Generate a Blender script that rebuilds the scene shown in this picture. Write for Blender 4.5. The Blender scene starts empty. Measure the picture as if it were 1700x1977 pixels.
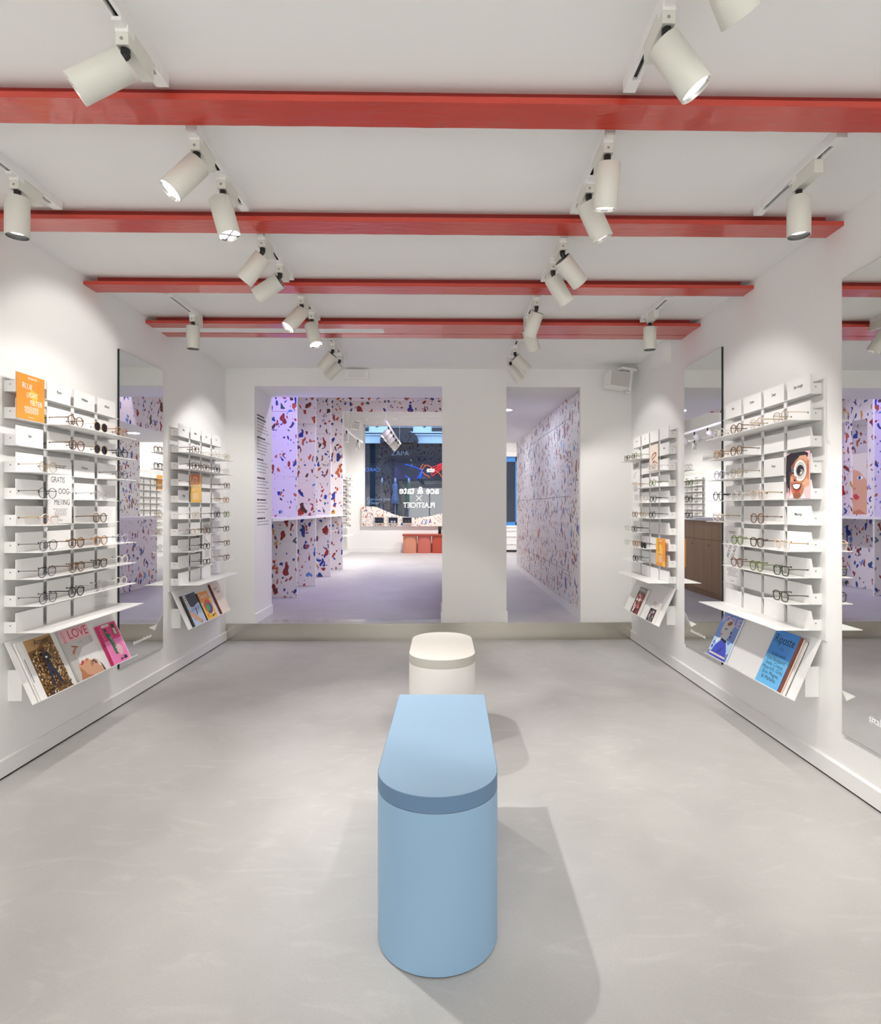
import bpy, math, random
from mathutils import Vector, Matrix
random.seed(7)
sc = bpy.context.scene
col = sc.collection
PI = math.pi
V = Vector

# ------------------------------------------------------------------ room numbers (metres)
XL, XR = -1.955, 1.733          # side walls of the front room
YB, YJ = 5.38, 5.93             # dividing wall, front and back face
ZC = 2.47                       # ceiling of the front room
ST = 0.153                      # step up to the rear room
YF = 14.05                      # shop-front wall of the rear room
ZC2 = 3.5

# ------------------------------------------------------------------ materials
def srgb(r, g, b):
    f = lambda c: (c / 255) / 12.92 if c <= 10 else (((c / 255) + .055) / 1.055) ** 2.4
    return (f(r), f(g), f(b), 1)

def mat(name, c, rough=.6, metal=0., spec=.5, emit=0., noise=0., nscale=20., bump=0., bscale=60., coat=0., stretch=None):
    m = bpy.data.materials.new(name); m.use_nodes = True
    nt = m.node_tree; b = nt.nodes['Principled BSDF']
    c = tuple(c) if len(c) == 4 else tuple(c) + (1,)
    b.inputs['Base Color'].default_value = c
    b.inputs['Roughness'].default_value = rough
    b.inputs['Metallic'].default_value = metal
    b.inputs['Specular IOR Level'].default_value = spec
    b.inputs['Coat Weight'].default_value = coat
    if emit:
        b.inputs['Emission Color'].default_value = c
        b.inputs['Emission Strength'].default_value = emit
    g = None
    if noise or bump:
        g = nt.nodes.new('ShaderNodeNewGeometry')
        vec = g.outputs['Position']
        if stretch:
            mp = nt.nodes.new('ShaderNodeVectorMath'); mp.operation = 'MULTIPLY'
            mp.inputs[1].default_value = stretch
            nt.links.new(vec, mp.inputs[0]); vec = mp.outputs[0]
    if noise:
        n = nt.nodes.new('ShaderNodeTexNoise'); n.inputs['Scale'].default_value = nscale
        n.inputs['Detail'].default_value = 6
        nt.links.new(vec, n.inputs['Vector'])
        r = nt.nodes.new('ShaderNodeMapRange')
        r.inputs['From Min'].default_value = .3; r.inputs['From Max'].default_value = .7
        r.inputs['To Min'].default_value = 1 - noise; r.inputs['To Max'].default_value = 1 + noise
        nt.links.new(n.outputs['Fac'], r.inputs['Value'])
        mx = nt.nodes.new('ShaderNodeVectorMath'); mx.operation = 'SCALE'
        mx.inputs[0].default_value = c[:3]
        nt.links.new(r.outputs['Result'], mx.inputs['Scale'])
        nt.links.new(mx.outputs[0], b.inputs['Base Color'])
    if bump:
        n2 = nt.nodes.new('ShaderNodeTexNoise'); n2.inputs['Scale'].default_value = bscale
        n2.inputs['Detail'].default_value = 5
        nt.links.new(vec, n2.inputs['Vector'])
        bp = nt.nodes.new('ShaderNodeBump'); bp.inputs['Strength'].default_value = bump
        bp.inputs['Distance'].default_value = .01
        nt.links.new(n2.outputs['Fac'], bp.inputs['Height'])
        nt.links.new(bp.outputs['Normal'], b.inputs['Normal'])
    return m

def emis(name, c, s):
    m = bpy.data.materials.new(name); m.use_nodes = True
    nt = m.node_tree; nt.nodes.clear()
    e = nt.nodes.new('ShaderNodeEmission'); o = nt.nodes.new('ShaderNodeOutputMaterial')
    e.inputs[0].default_value = tuple(c[:3]) + (1,); e.inputs[1].default_value = s
    nt.links.new(e.outputs[0], o.inputs[0])
    return m

def glassy(name, tint, gloss=.1, fres=False):
    m = bpy.data.materials.new(name); m.use_nodes = True
    nt = m.node_tree; nt.nodes.clear()
    t = nt.nodes.new('ShaderNodeBsdfTransparent'); t.inputs[0].default_value = tuple(tint) + (1,)
    g = nt.nodes.new('ShaderNodeBsdfGlossy'); g.inputs['Roughness'].default_value = 0.0
    x = nt.nodes.new('ShaderNodeMixShader'); o = nt.nodes.new('ShaderNodeOutputMaterial')
    x.inputs[0].default_value = gloss
    if fres:
        f = nt.nodes.new('ShaderNodeFresnel'); f.inputs['IOR'].default_value = 1.7
        nt.links.new(f.outputs[0], x.inputs[0])
    nt.links.new(t.outputs[0], x.inputs[1]); nt.links.new(g.outputs[0], x.inputs[2])
    nt.links.new(x.outputs[0], o.inputs[0])
    return m

def terrazzo(name, base, scale=1.0):
    m = bpy.data.materials.new(name); m.use_nodes = True
    nt = m.node_tree; N = nt.nodes.new; L = nt.links.new
    b = nt.nodes['Principled BSDF']; b.inputs['Roughness'].default_value = .45
    g = N('ShaderNodeNewGeometry')
    n1 = N('ShaderNodeTexNoise'); n1.inputs['Scale'].default_value = 13 * scale; n1.inputs['Detail'].default_value = .3
    L(g.outputs['Position'], n1.inputs['Vector'])
    s1 = N('ShaderNodeVectorMath'); s1.operation = 'SUBTRACT'; s1.inputs[1].default_value = (.5, .5, .5)
    L(n1.outputs['Color'], s1.inputs[0])
    sc1 = N('ShaderNodeVectorMath'); sc1.operation = 'SCALE'; sc1.inputs['Scale'].default_value = .10 / scale
    L(s1.outputs[0], sc1.inputs[0])
    ad = N('ShaderNodeVectorMath'); ad.operation = 'ADD'
    L(g.outputs['Position'], ad.inputs[0]); L(sc1.outputs[0], ad.inputs[1])
    def layer(sc_, lo, hi, off, rot, st, me):
        of = N('ShaderNodeMapping'); of.inputs['Location'].default_value = off; of.inputs['Rotation'].default_value = rot; of.inputs['Scale'].default_value = st
        L(ad.outputs[0], of.inputs['Vector'])
        v = N('ShaderNodeTexVoronoi'); v.inputs['Scale'].default_value = sc_ * scale
        v.inputs['Randomness'].default_value = .9
        if me == 'M': v.distance = 'MANHATTAN'
        L(of.outputs[0], v.inputs['Vector'])
        sp = N('ShaderNodeSeparateColor'); L(v.outputs['Color'], sp.inputs[0])
        mr = N('ShaderNodeMapRange'); mr.inputs['To Min'].default_value = lo; mr.inputs['To Max'].default_value = hi
        L(sp.outputs[0], mr.inputs['Value'])
        lt = N('ShaderNodeMath'); lt.operation = 'LESS_THAN'
        L(v.outputs['Distance'], lt.inputs[0]); L(mr.outputs['Result'], lt.inputs[1])
        cr = N('ShaderNodeValToRGB'); cr.color_ramp.interpolation = 'CONSTANT'
        stops = [(0, srgb(25, 50, 150)), (.2, srgb(145, 42, 34)), (.4, srgb(185, 92, 55)), (.55, srgb(30, 72, 135)),
                 (.68, srgb(95, 145, 205)), (.76, srgb(80, 50, 42)), (.84, srgb(165, 52, 40)), (.93, srgb(205, 155, 55)), (.97, srgb(55, 90, 85))]
        el = cr.color_ramp.elements
        el[0].position, el[0].color = stops[0][0], stops[0][1]
        el[1].position, el[1].color = stops[1][0], stops[1][1]
        for p, c in stops[2:]:
            e = el.new(p); e.color = c
        L(sp.outputs[1], cr.inputs[0])
        return lt.outputs[0], cr.outputs[0]
    prev = None
    for sc_, lo, hi, off, rot, st, me in ((9.5, -.08, .46, (0, 0, 0), (.6, .5, .3), (1.3, 1.3, .58), 'E'), (11, -.12, .54, (3.1, 1.7, 5.3), (-.7, -.6, .9), (1.35, 1.35, .58), 'M'), (18, -.2, .42, (7.7, 4.1, 2.3), (.2, 1.2, -.4), (1.2, 1.2, .7), 'E')):
        mk, cc = layer(sc_, lo, hi, off, rot, st, me)
        x = N('ShaderNodeMix'); x.data_type = 'RGBA'; x.inputs[6].default_value = base
        L(mk, x.inputs[0]); L(cc, x.inputs[7])
        if prev is not None: L(prev, x.inputs[6])
        prev = x.outputs[2]
    L(prev, b.inputs['Base Color'])
    return m

def concrete(name, c, rough=.38):
    m = bpy.data.materials.new(name); m.use_nodes = True
    nt = m.node_tree; N = nt.nodes.new; L = nt.links.new
    b = nt.nodes['Principled BSDF']; b.inputs['Roughness'].default_value = rough
    b.inputs['Specular IOR Level'].default_value = .35
    g = N('ShaderNodeNewGeometry')
    out = None
    for s, amp, det in ((.9, .05, 3), (3.5, .05, 8), (160, .035, 2)):
        n = N('ShaderNodeTexNoise'); n.inputs['Scale'].default_value = s; n.inputs['Detail'].default_value = det
        n.inputs['Distortion'].default_value = .8 if s < 100 else 0
        L(g.outputs['Position'], n.inputs['Vector'])
        r = N('ShaderNodeMapRange'); r.inputs['From Min'].default_value = .3; r.inputs['From Max'].default_value = .7
        r.inputs['To Min'].default_value = 1 - amp; r.inputs['To Max'].default_value = 1 + amp
        L(n.outputs['Fac'], r.inputs['Value'])
        if out is None: out = r.outputs['Result']
        else:
            mu = N('ShaderNodeMath'); mu.operation = 'MULTIPLY'; L(out, mu.inputs[0]); L(r.outputs['Result'], mu.inputs[1]); out = mu.outputs[0]
    # sparse pale trowel streaks
    mv = N('ShaderNodeVectorMath'); mv.operation = 'MULTIPLY'; mv.inputs[1].default_value = (2.2, 5.5, 1)
    L(g.outputs['Position'], mv.inputs[0])
    w = N('ShaderNodeTexNoise'); w.inputs['Scale'].default_value = 1.6; w.inputs['Detail'].default_value = 9; w.inputs['Distortion'].default_value = 2.2
    L(mv.outputs[0], w.inputs['Vector'])
    r = N('ShaderNodeMapRange'); r.inputs['From Min'].default_value = .56; r.inputs['From Max'].default_value = .72
    r.inputs['To Min'].default_value = 1; r.inputs['To Max'].default_value = 1.1
    L(w.outputs['Fac'], r.inputs['Value'])
    mu = N('ShaderNodeMath'); mu.operation = 'MULTIPLY'; L(out, mu.inputs[0]); L(r.outputs['Result'], mu.inputs[1])
    sv = N('ShaderNodeVectorMath'); sv.operation = 'SCALE'; sv.inputs[0].default_value = c[:3]
    L(mu.outputs[0], sv.inputs['Scale']); L(sv.outputs[0], b.inputs['Base Color'])
    return m

M = {}
M['wall'] = mat('white_paint', (.858, .855, .84), .75, bump=.03, bscale=90)
M['ceil'] = mat('ceiling_paint', (.878, .875, .865), .8)
M['white'] = mat('white_powder_coat', (.85, .845, .83), .45)
M['card'] = mat('white_card', (.88, .875, .86), .6)
M['panel'] = mat('off_white_panel', (.78, .775, .76), .55)
M['lamp'] = mat('lamp_white', (.72, .718, .65), .5)
M['lampblack'] = mat('lamp_black', (.012, .012, .012), .4)
M['black'] = mat('black', (.012, .012, .014), .5)
M['ink'] = mat('ink', (.02, .02, .025), .7)
M['grey_ink'] = mat('grey_ink', (.3, .3, .3), .8)
M['slot'] = mat('track_slot', (.02, .02, .02), .5)
M['chrome'] = mat('reflector', (.85, .85, .85), .12, 1)
M['glow'] = emis('lamp_glow', (1, .96, .9), 9)
M['red'] = mat('red_gloss_paint', srgb(194, 60, 44), .3, noise=.06, nscale=9, bump=.35, bscale=26, stretch=(.35, 1.6, 1), spec=.6, coat=.5)
M['redshade'] = mat('red_shaded_paint', srgb(140, 36, 28), .6)  # beam core: shade of its recess painted in as a darker red
M['floor'] = concrete('polished_concrete', (.482, .472, .457))
M['floor2'] = concrete('rear_concrete', (.47, .455, .47), .45)
M['steel'] = mat('brushed_steel', (.60, .57, .50), .19, 1.0, noise=.10, nscale=2.2, bump=.03, bscale=120, stretch=(.04, 1, 4))
M['mirror'] = mat('mirror_silver', (.86, .88, .85), .0, 1)
M['mirror_edge'] = mat('mirror_edge', (.01, .02, .018), .3)
M['terr'] = terrazzo('terrazzo', (.80, .76, .74, 1))
M['terr_wall'] = terrazzo('terrazzo_cupboards', (.80, .77, .75, 1), 1.2)
M['terr_small'] = terrazzo('terrazzo_fine', (.82, .76, .70, 1), 1.7)
M['wood'] = mat('oak_veneer', srgb(178, 144, 110), .5, noise=.1, nscale=3, stretch=(8, 8, .6))
M['blue_seat'] = mat('blue_cushion', srgb(150, 180, 206), .55)
M['blue_body'] = mat('blue_lacquer', srgb(142, 176, 206), .5)
M['blue_edge'] = mat('blue_band', srgb(98, 128, 160), .55)
M['white_seat'] = mat('white_cushion', (.82, .80, .74), .55)
M['white_body'] = mat('white_lacquer', (.84, .82, .79), .5)
M['white_edge'] = mat('grey_band', (.52, .50, .45), .6)
M['peach'] = mat('peach_lacquer', srgb(206, 136, 112), .5)
M['coral'] = mat('coral_lacquer', srgb(196, 106, 92), .5)
M['brick'] = mat('brick_red_lacquer', srgb(182, 74, 56), .5)
M['terracotta'] = mat('terracotta_top', srgb(162, 72, 58), .5)
M['lens'] = glassy('lens', (.97, .97, .97), .07)
M['sunlens'] = glassy('sun_lens', (.10, .09, .12), .1)
M['winglass'] = glassy('window_glass', (.93, .95, .97), .1, True)
M['wirewhite'] = mat('cable_white', (.8, .8, .8), .5)
M['gold'] = mat('gold_wire', (.55, .40, .18), .3, .9)
M['silver'] = mat('silver_wire', (.55, .55, .55), .3, .9)
M['tort'] = mat('tortoiseshell', (.16, .075, .02), .25, noise=.8, nscale=170)
M['dark_tort'] = mat('dark_tortoiseshell', (.06, .03, .014), .25, noise=.8, nscale=170)
M['amber'] = mat('amber_acetate', (.42, .20, .07), .25, noise=.5, nscale=150)
M['brown'] = mat('brown_acetate', (.16, .07, .03), .25)
M['green'] = mat('green_acetate', (.14, .19, .03), .25)
M['dark_green'] = mat('dark_green_acetate', (.035, .045, .015), .25)
M['clear'] = mat('clear_acetate', (.75, .72, .66), .15)
M['pink'] = mat('pale_pink_acetate', (.75, .58, .5), .2)
M['lilac'] = mat('lilac_acetate', (.42, .40, .52), .2)
M['paper'] = mat('paper', (.82, .80, .76), .8)
for nm, c in dict(orange=(232, 150, 48), orange2=(214, 110, 30), yellow=(250, 196, 84), yellow2=(245, 190, 60), pinkhot=(226, 52, 128), pinkmid=(240, 130, 190), pinkpale=(236, 190, 196),
                  crimson=(190, 30, 84), skin=(214, 164, 132), skin2=(188, 124, 88), skin3=(150, 92, 66), skindark=(92, 54, 38), sand=(190, 150, 100), leaf=(132, 96, 48), leaf2=(206, 170, 112), leafd=(70, 50, 30),
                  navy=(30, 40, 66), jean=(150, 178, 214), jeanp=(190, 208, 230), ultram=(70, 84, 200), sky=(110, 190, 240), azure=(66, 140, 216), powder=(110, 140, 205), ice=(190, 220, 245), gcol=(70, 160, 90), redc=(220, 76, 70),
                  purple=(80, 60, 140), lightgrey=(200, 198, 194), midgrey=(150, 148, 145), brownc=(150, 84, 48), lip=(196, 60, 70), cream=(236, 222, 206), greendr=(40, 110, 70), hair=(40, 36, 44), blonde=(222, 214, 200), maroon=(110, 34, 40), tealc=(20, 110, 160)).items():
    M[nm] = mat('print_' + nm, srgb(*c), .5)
M['facade'] = mat('pale_stucco', (.72, .74, .76), .8, bump=.1, bscale=3)
M['facade_dark'] = mat('dark_shopfront', (.028, .03, .036), .9, spec=.1)
M['facade_grey'] = mat('slate_panel', (.04, .042, .05), .9, spec=.1)
M['facade_glass'] = mat('dark_window', (.02, .022, .028), .35, spec=.25)
M['street'] = mat('asphalt', (.12, .12, .12), .9)
M['signlit'] = mat('sign_white', (.4, .41, .43), .6)
M['decal'] = mat('white_vinyl_glow', (.9, .9, .9), .5, emit=.25)  # vinyl is no lamp; slight glow added to keep lettering bright
M['neon_blue'] = emis('neon_blue', (.02, .10, 1), 2.2)
M['neon_red'] = emis('neon_red', (1, .05, .05), 1.5)
M['neon_orange'] = emis('neon_orange', (1, .22, .05), 1.3)
M['violet_led'] = emis('violet_led', (.2, .16, 1), 22)
M['fillglow'] = emis('added_fill_glow', (1, .985, .955), 4.0)  # glowing pane of the added window, soft fill for the front room
M['disc'] = emis('ceiling_disc', (1, .98, .95), 6)
M['dress_blue'] = mat('speckled_dress', (.10, .14, .2), .8, noise=.95, nscale=40)
M['dress_green'] = mat('green_dress', (.015, .06, .03), .8)
M['mesh_grey'] = mat('speaker_grille', (.62, .61, .58), .7, bump=.5, bscale=400)
M['banner'] = mat('blue_banner', srgb(60, 120, 200), .6)

# ------------------------------------------------------------------ mesh builder
_txt = {}
def text_geo(s, bold=0.):
    if (s, bold) in _txt: return _txt[(s, bold)]
    cu = bpy.data.curves.new('t', 'FONT'); cu.body = s; cu.size = 1; cu.resolution_u = 3; cu.offset = bold
    ob = bpy.data.objects.new('t', cu); col.objects.link(ob)
    dg = bpy.context.evaluated_depsgraph_get()
    me = ob.evaluated_get(dg).to_mesh()
    vs = [(v.co.x, v.co.y) for v in me.vertices]; fs = [tuple(p.vertices) for p in me.polygons]
    ob.evaluated_get(dg).to_mesh_clear()
    bpy.data.objects.remove(ob); bpy.data.curves.remove(cu)
    w = max([v[0] for v in vs] or [0])
    _txt[(s, bold)] = (vs, fs, w)
    return _txt[(s, bold)]

class MB:
    def __init__(s): s.v = []; s.f = []; s.m = []; s.sm = []
    def add(s, vs, fs, mi=0, smooth=False):
        o = len(s.v); s.v += [V(p) for p in vs]
        for f in fs: s.f.append(tuple(i + o for i in f)); s.m.append(mi); s.sm.append(smooth)
        return s
    def box(s, a, b, mi=0):
        x0, x1 = sorted((a[0], b[0])); y0, y1 = sorted((a[1], b[1])); z0, z1 = sorted((a[2], b[2]))
        p = [(x0, y0, z0), (x1, y0, z0), (x1, y1, z0), (x0, y1, z0), (x0, y0, z1), (x1, y0, z1), (x1, y1, z1), (x0, y1, z1)]
        return s.add(p, [(0, 3, 2, 1), (4, 5, 6, 7), (0, 1, 5, 4), (1, 2, 6, 5), (2, 3, 7, 6), (3, 0, 4, 7)], mi)
    def bbox(s, a, b, r=.004, mi=0):
        """box with chamfered edges"""
        x0, x1 = sorted((a[0], b[0])); y0, y1 = sorted((a[1], b[1])); z0, z1 = sorted((a[2], b[2]))
        import bmesh
        bm = bmesh.new()
        bmesh.ops.create_cube(bm, size=1)
        for v in bm.verts:
            v.co = V((x0 if v.co.x < 0 else x1, y0 if v.co.y < 0 else y1, z0 if v.co.z < 0 else z1))
        bmesh.ops.bevel(bm, geom=bm.edges[:], offset=r, segments=2, profile=.5, affect='EDGES')
        bm.verts.index_update()
        s.add([v.co.copy() for v in bm.verts], [tuple(v.index for v in f.verts) for f in bm.faces], mi); bm.free()
        return s
    def quad(s, a, b, c, d, mi=0): return s.add([a, b, c, d], [(0, 1, 2, 3)], mi)
    def slab(s, pts, off, mi=0):
        """closed prism: planar polygon pts extruded by vector off"""
        n = len(pts); off = V(off)
        vs = [V(p) for p in pts] + [V(p) + off for p in pts]
        fs = [tuple(range(n - 1, -1, -1)), tuple(range(n, 2 * n))] + [(i, (i + 1) % n, n + (i + 1) % n, n + i) for i in range(n)]
        return s.add(vs, fs, mi)
    def tube(s, pts, r, n=8, mi=0, closed=False, cap=True):
        pts = [V(p) for p in pts]; k = len(pts); rs = r if isinstance(r, (list, tuple)) else [r] * k
        vs = []; up = None
        for i, p in enumerate(pts):
            if closed: d = pts[(i + 1) % k] - pts[i - 1]
            else: d = pts[min(i + 1, k - 1)] - pts[max(i - 1, 0)]
            d.normalize()
            if up is None:
                up = V((0, 0, 1)) if abs(d.z) < .9 else V((0, 1, 0))
            a = d.cross(up); 
            if a.length < 1e-6: a = d.orthogonal()
            a.normalize(); b = a.cross(d); b.normalize(); up = b
            vs += [p + (a * math.cos(2 * PI * j / n) + b * math.sin(2 * PI * j / n)) * rs[i] for j in range(n)]
        fs = []
        for i in range(k if closed else k - 1):
            i2 = (i + 1) % k
            fs += [(i * n + j, i * n + (j + 1) % n, i2 * n + (j + 1) % n, i2 * n + j) for j in range(n)]
        s.add(vs, fs, mi, True)
        if cap and not closed:
            s.add(vs[:n], [tuple(range(n))], mi); s.add(vs[-n:], [tuple(range(n - 1, -1, -1))], mi)
        return s
    def cyl(s, p0, p1, r, n=24, mi=0, r1=None): return s.tube([p0, p1], [r, r if r1 is None else r1], n, mi)
    def lathe(s, prof, o, n=32, mi=0, ax=None):
        """profile [(r, z)] about axis ax through o"""
        o = V(o); ax = V(ax or (0, 0, 1)).normalized(); a = ax.orthogonal().normalized(); b = ax.cross(a)
        vs = []
        for r, z in prof:
            vs += [o + ax * z + (a * math.cos(2 * PI * j / n) + b * math.sin(2 * PI * j / n)) * r for j in range(n)]
        fs = [(i * n + j, i * n + (j + 1) % n, (i + 1) * n + (j + 1) % n, (i + 1) * n + j) for i in range(len(prof) - 1) for j in range(n)]
        return s.add(vs, fs, mi, True)
    def text(s, t, o, u, v, size, mi=0, align='C', width=None, bold=0.):
        vs, fs, w = text_geo(t, bold); u = V(u).normalized(); v = V(v).normalized(); o = V(o)
        sx = size if width is None else width / max(w, 1e-6)
        dx = -w * sx / 2 if align == 'C' else (0 if align == 'L' else -w * sx)
        return s.add([o + u * (x * sx + dx) + v * (y * size) for x, y in vs], fs, mi)
    def build(s, name, mats, parent=None, loc=None, kind=None):
        """ONE mesh object; vertices are given in the parent's frame (parents are unrotated while building)"""
        if not isinstance(mats, (list, tuple)): mats = [mats]
        me = bpy.data.meshes.new(name)
        base = V((0, 0, 0))
        if parent is not None:
            p = parent
            while p is not None: base = base + V(p.location); p = p.parent
        org = V(loc) if loc is not None else base
        me.from_pydata([tuple(p - org) for p in s.v], [], s.f)
        for m in mats: me.materials.append(M[m] if isinstance(m, str) else m)
        me.polygons.foreach_set('material_index', s.m)
        me.polygons.foreach_set('use_smooth', s.sm)
        me.update()
        ob = bpy.data.objects.new(name, me); col.objects.link(ob)
        if parent is not None:
            ob.parent = parent; ob.location = org - base
        else: ob.location = org
        if kind: ob['kind'] = kind
        return ob

def tag(o, label, cat, group=None):
    o['label'] = label; o['category'] = cat
    if group: o['group'] = group
    return o
def thing(name, label, cat, loc, group=None):
    o = bpy.data.objects.new(name, None); col.objects.link(o); o.location = loc
    o.empty_display_size = .05
    return tag(o, label, cat, group)
def struct(name, mb, m, loc=None): return mb.build(name, m, loc=loc, kind='structure')
def dup(o, parent=None):
    c = o.copy(); col.objects.link(c)
    if parent is not None: c.parent = parent
    for ch in list(o.children): dup(ch, c)
    return c

# ------------------------------------------------------------------ camera
cam = bpy.data.cameras.new('camera'); co = bpy.data.objects.new('camera', cam); col.objects.link(co); sc.camera = co
co.location = (0, 0, 1.2); co.rotation_euler = (PI / 2, 0, math.radians(-1.0))
cam.sensor_fit = 'HORIZONTAL'; cam.sensor_width = 36; cam.lens = 36 * 1140 / 1700
cam.shift_x = -23 / 1700; cam.shift_y = -7.5 / 1700; cam.clip_start = .02; cam.clip_end = 200

# ------------------------------------------------------------------ front room shell
YN = -2.6                       # wall behind the camera
struct('floor', MB().box((XL, YN, -.1), (XR, YB, 0)), 'floor')
struct('wall_left', MB().box((XL - .15, YN, 0), (XL, YB, ZC)), 'wall')
struct('wall_right', MB().box((XR, YN, 0), (XR + .15, YB, ZC)), 'wall')
wbh = MB(); wbh.box((XL - .15, YN - .15, 0), (-1.75, YN, ZC)); wbh.box((1.53, YN - .15, 0), (XR + .15, YN, ZC)); wbh.box((-1.75, YN - .15, 0), (1.53, YN, .35)); wbh.box((-1.75, YN - .15, 2.3), (1.53, YN, ZC))
struct('wall_behind', wbh, 'wall')
w3 = MB()  # window invented in the unseen wall to brighten the front room
for q in (-1.75, -.68, .42, 1.48): w3.box((q, YN - .11, .35), (q + .05, YN - .05, 2.3))
w3.box((-1.70, YN - .11, .35), (1.48, YN - .05, .40)); w3.box((-1.70, YN - .11, 2.25), (1.48, YN - .05, 2.3))
w3o = w3.build('added_fill_window', 'white', kind='structure')
MB().box((-1.75, YN - .09, .35), (1.53, YN - .075, 2.3)).build('fill_pane', 'fillglow', w3o)
struct('ceiling', MB().box((XL - .15, YN - .15, ZC), (XR + .15, YB, ZC + .12)), 'ceil')
bw = MB()
bw.box((XL - .4, YB, ST), (-1.70, YJ, 2.307)); bw.box((0, YB, ST), (.587, YJ, 2.307)); bw.box((1.266, YB, ST), (2.4, YB + .06, 2.307)); bw.box((1.31, YB + .06, ST), (2.4, YJ, 2.307))
bw.box((XL - .4, YB, 2.307), (2.4, YJ, ZC2))
struct('wall_back', bw, 'wall')
for nm, x0, x1 in (('baseboard_left', XL, XL + .014), ('baseboard_right', XR - .014, XR)):
    b = MB()
    xi, xo = (x0, x1) if nm.endswith('left') else (x1, x0)
    b.slab([(xi, YN, .009), (xo, YN, .009), (xo, YN, .081), (xi + (xo - xi) * .45, YN, .087), (xi, YN, .087)], (0, YB - YN - .012, 0))
    b.slab([(xi, YN, 0), (xi + (xo - xi) * .7, YN, 0), (xi + (xo - xi) * .7, YN, .0095), (xi, YN, .0095)], (0, YB - YN - .012, 0), 1)  # black strip put in for the shadow line under the baseboard
    struct(nm, b, ['white', 'black'])
struct('trim_1', MB().box((XL, YB - .011, 0), (XR, YB, ST + .001)), 'steel')            # steel riser of the step
b = MB(); b.slab([(-1.70, YB + .002, ST), (-1.688, YB + .002, ST), (-1.688, YB + .002, ST + .082), (-1.695, YB + .002, ST + .087), (-1.70, YB + .002, ST + .087)], (0, YJ - YB, 0))
struct('baseboard_passage', b, 'white')
b = MB(); b.box((-.012, YB + .004, ST), (0, YJ, ST + .1)); struct('baseboard_pier', b, 'white')
b = MB(); b.box((.587, YB + .004, ST), (.599, YJ, ST + .1)); struct('baseboard_pier_right', b, 'white')
b = MB()
for k in range(3): b.box((-1.68, YB + .05 + .05 * k, ST), (-.014, YB + .062 + .05 * k, ST + .004))
tag(b.build('threshold_track', 'chrome'), 'grooved grey sliding door track on the threshold of the wide opening', 'track')
struct('trim_2', MB().box((1.667, 4.45, 2.308), (XR, 4.67, ZC)), 'wall')                 # boxed duct at the right wall

# painted red ceiling beams
def beam(y0, y1, label, zb=2.420, core=True):
    y0 *= .9935; y1 *= .9935
    r = thing('ceiling_beam', label, 'beam', (0, (y0 + y1) / 2, zb), 'red painted ceiling beams')
    mb = MB(); n = 60; L = XR - XL
    ring = []
    for i in range(n + 1):
        x = XL + L * i / n
        j = lambda a: (random.random() - .5) * a
        ring.append([(x, y0 + j(.0012), zb + j(.0012)), (x, y1 + j(.0016), zb + j(.0012)), (x, y1 + j(.001), zb + .019), (x, y0 + j(.001), zb + .019)])
    vs = [p for q in ring for p in q]
    fs = [(4 * i + k, 4 * i + (k + 1) % 4, 4 * i + 4 + (k + 1) % 4, 4 * i + 4 + k) for i in range(n) for k in range(4)]
    mb.add(vs, [f[::-1] for f in fs]); mb.add(ring[0], [(0, 1, 2, 3)]); mb.add(ring[-1], [(3, 2, 1, 0)])
    mb.build('beam_board', 'red', r)
    MB().box((XL + .06, y0 + .03, zb + .0185), (XR - .06, y1 - .03, ZC)).build('beam_core', 'redshade', r)
    return r
beam(1.788, 1.908, 'long red painted beam nearest the camera, lowest across the top of the view')
beam(2.535, 2.655, 'red painted ceiling beam, second from the camera, behind the two front outer spotlights')
beam(3.275, 3.395, 'red painted ceiling beam, third from the camera, between spotlight tracks')
beam(3.955, 4.055, 'thin red ceiling beam with white plaster strip behind its left half')
beam(4.175, 4.275, 'thin red ceiling beam farthest back, nearest to the two doorways')
tag(MB().box((-.40, 4.030, 2.422), (XR - .001, 4.147, ZC)).build('beam_infill_board', 'red'), 'red board filling the gap between the two thin rear beams', 'board')
tag(MB().box((XL + .001, 4.030, 2.424), (-.401, 4.147, ZC)).build('plaster_strip', 'ceil'), 'white plaster strip between the two thin rear beams, left part', 'plaster strip')

# ------------------------------------------------------------------ mirrors
def mirror(s, y0, y1, z0, z1, label, txty, size=.032):
    xw = XL if s > 0 else XR
    r = thing('wall_mirror', label, 'mirror', (xw, (y0 + y1) / 2, z0))
    xa, xb = xw, xw + s * .012
    MB().box((xa, y0, z0), (xb, y1, z1)).build('mirror_back', 'mirror_edge', r)
    e = .0012
    MB().box((xb, y0 + e, z0 + e), (xb + s * .001, y1 - e, z1 - e)).build('mirror_glass', 'mirror', r)
    t = MB(); u = V((0, s, 0))
    t.text('#takeanotherlook', (xb + s * .0016, txty, z0 + .11), u, (0, 0, 1), size, align='L' if s < 0 else 'L')
    t.build('lettering', 'decal', r)
mirror(1, 3.592, 4.147, .23, 2.16, 'tall frameless mirror on left wall between the two displays', 3.75)
mirror(-1, 3.61, 4.166, .235, 2.195, 'tall frameless mirror on right wall between the two displays', 4.06)
mirror(-1, 1.95, 2.513, .23, 2.186, 'large frameless mirror cut off by right edge of the view', 2.35, .044)

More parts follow.
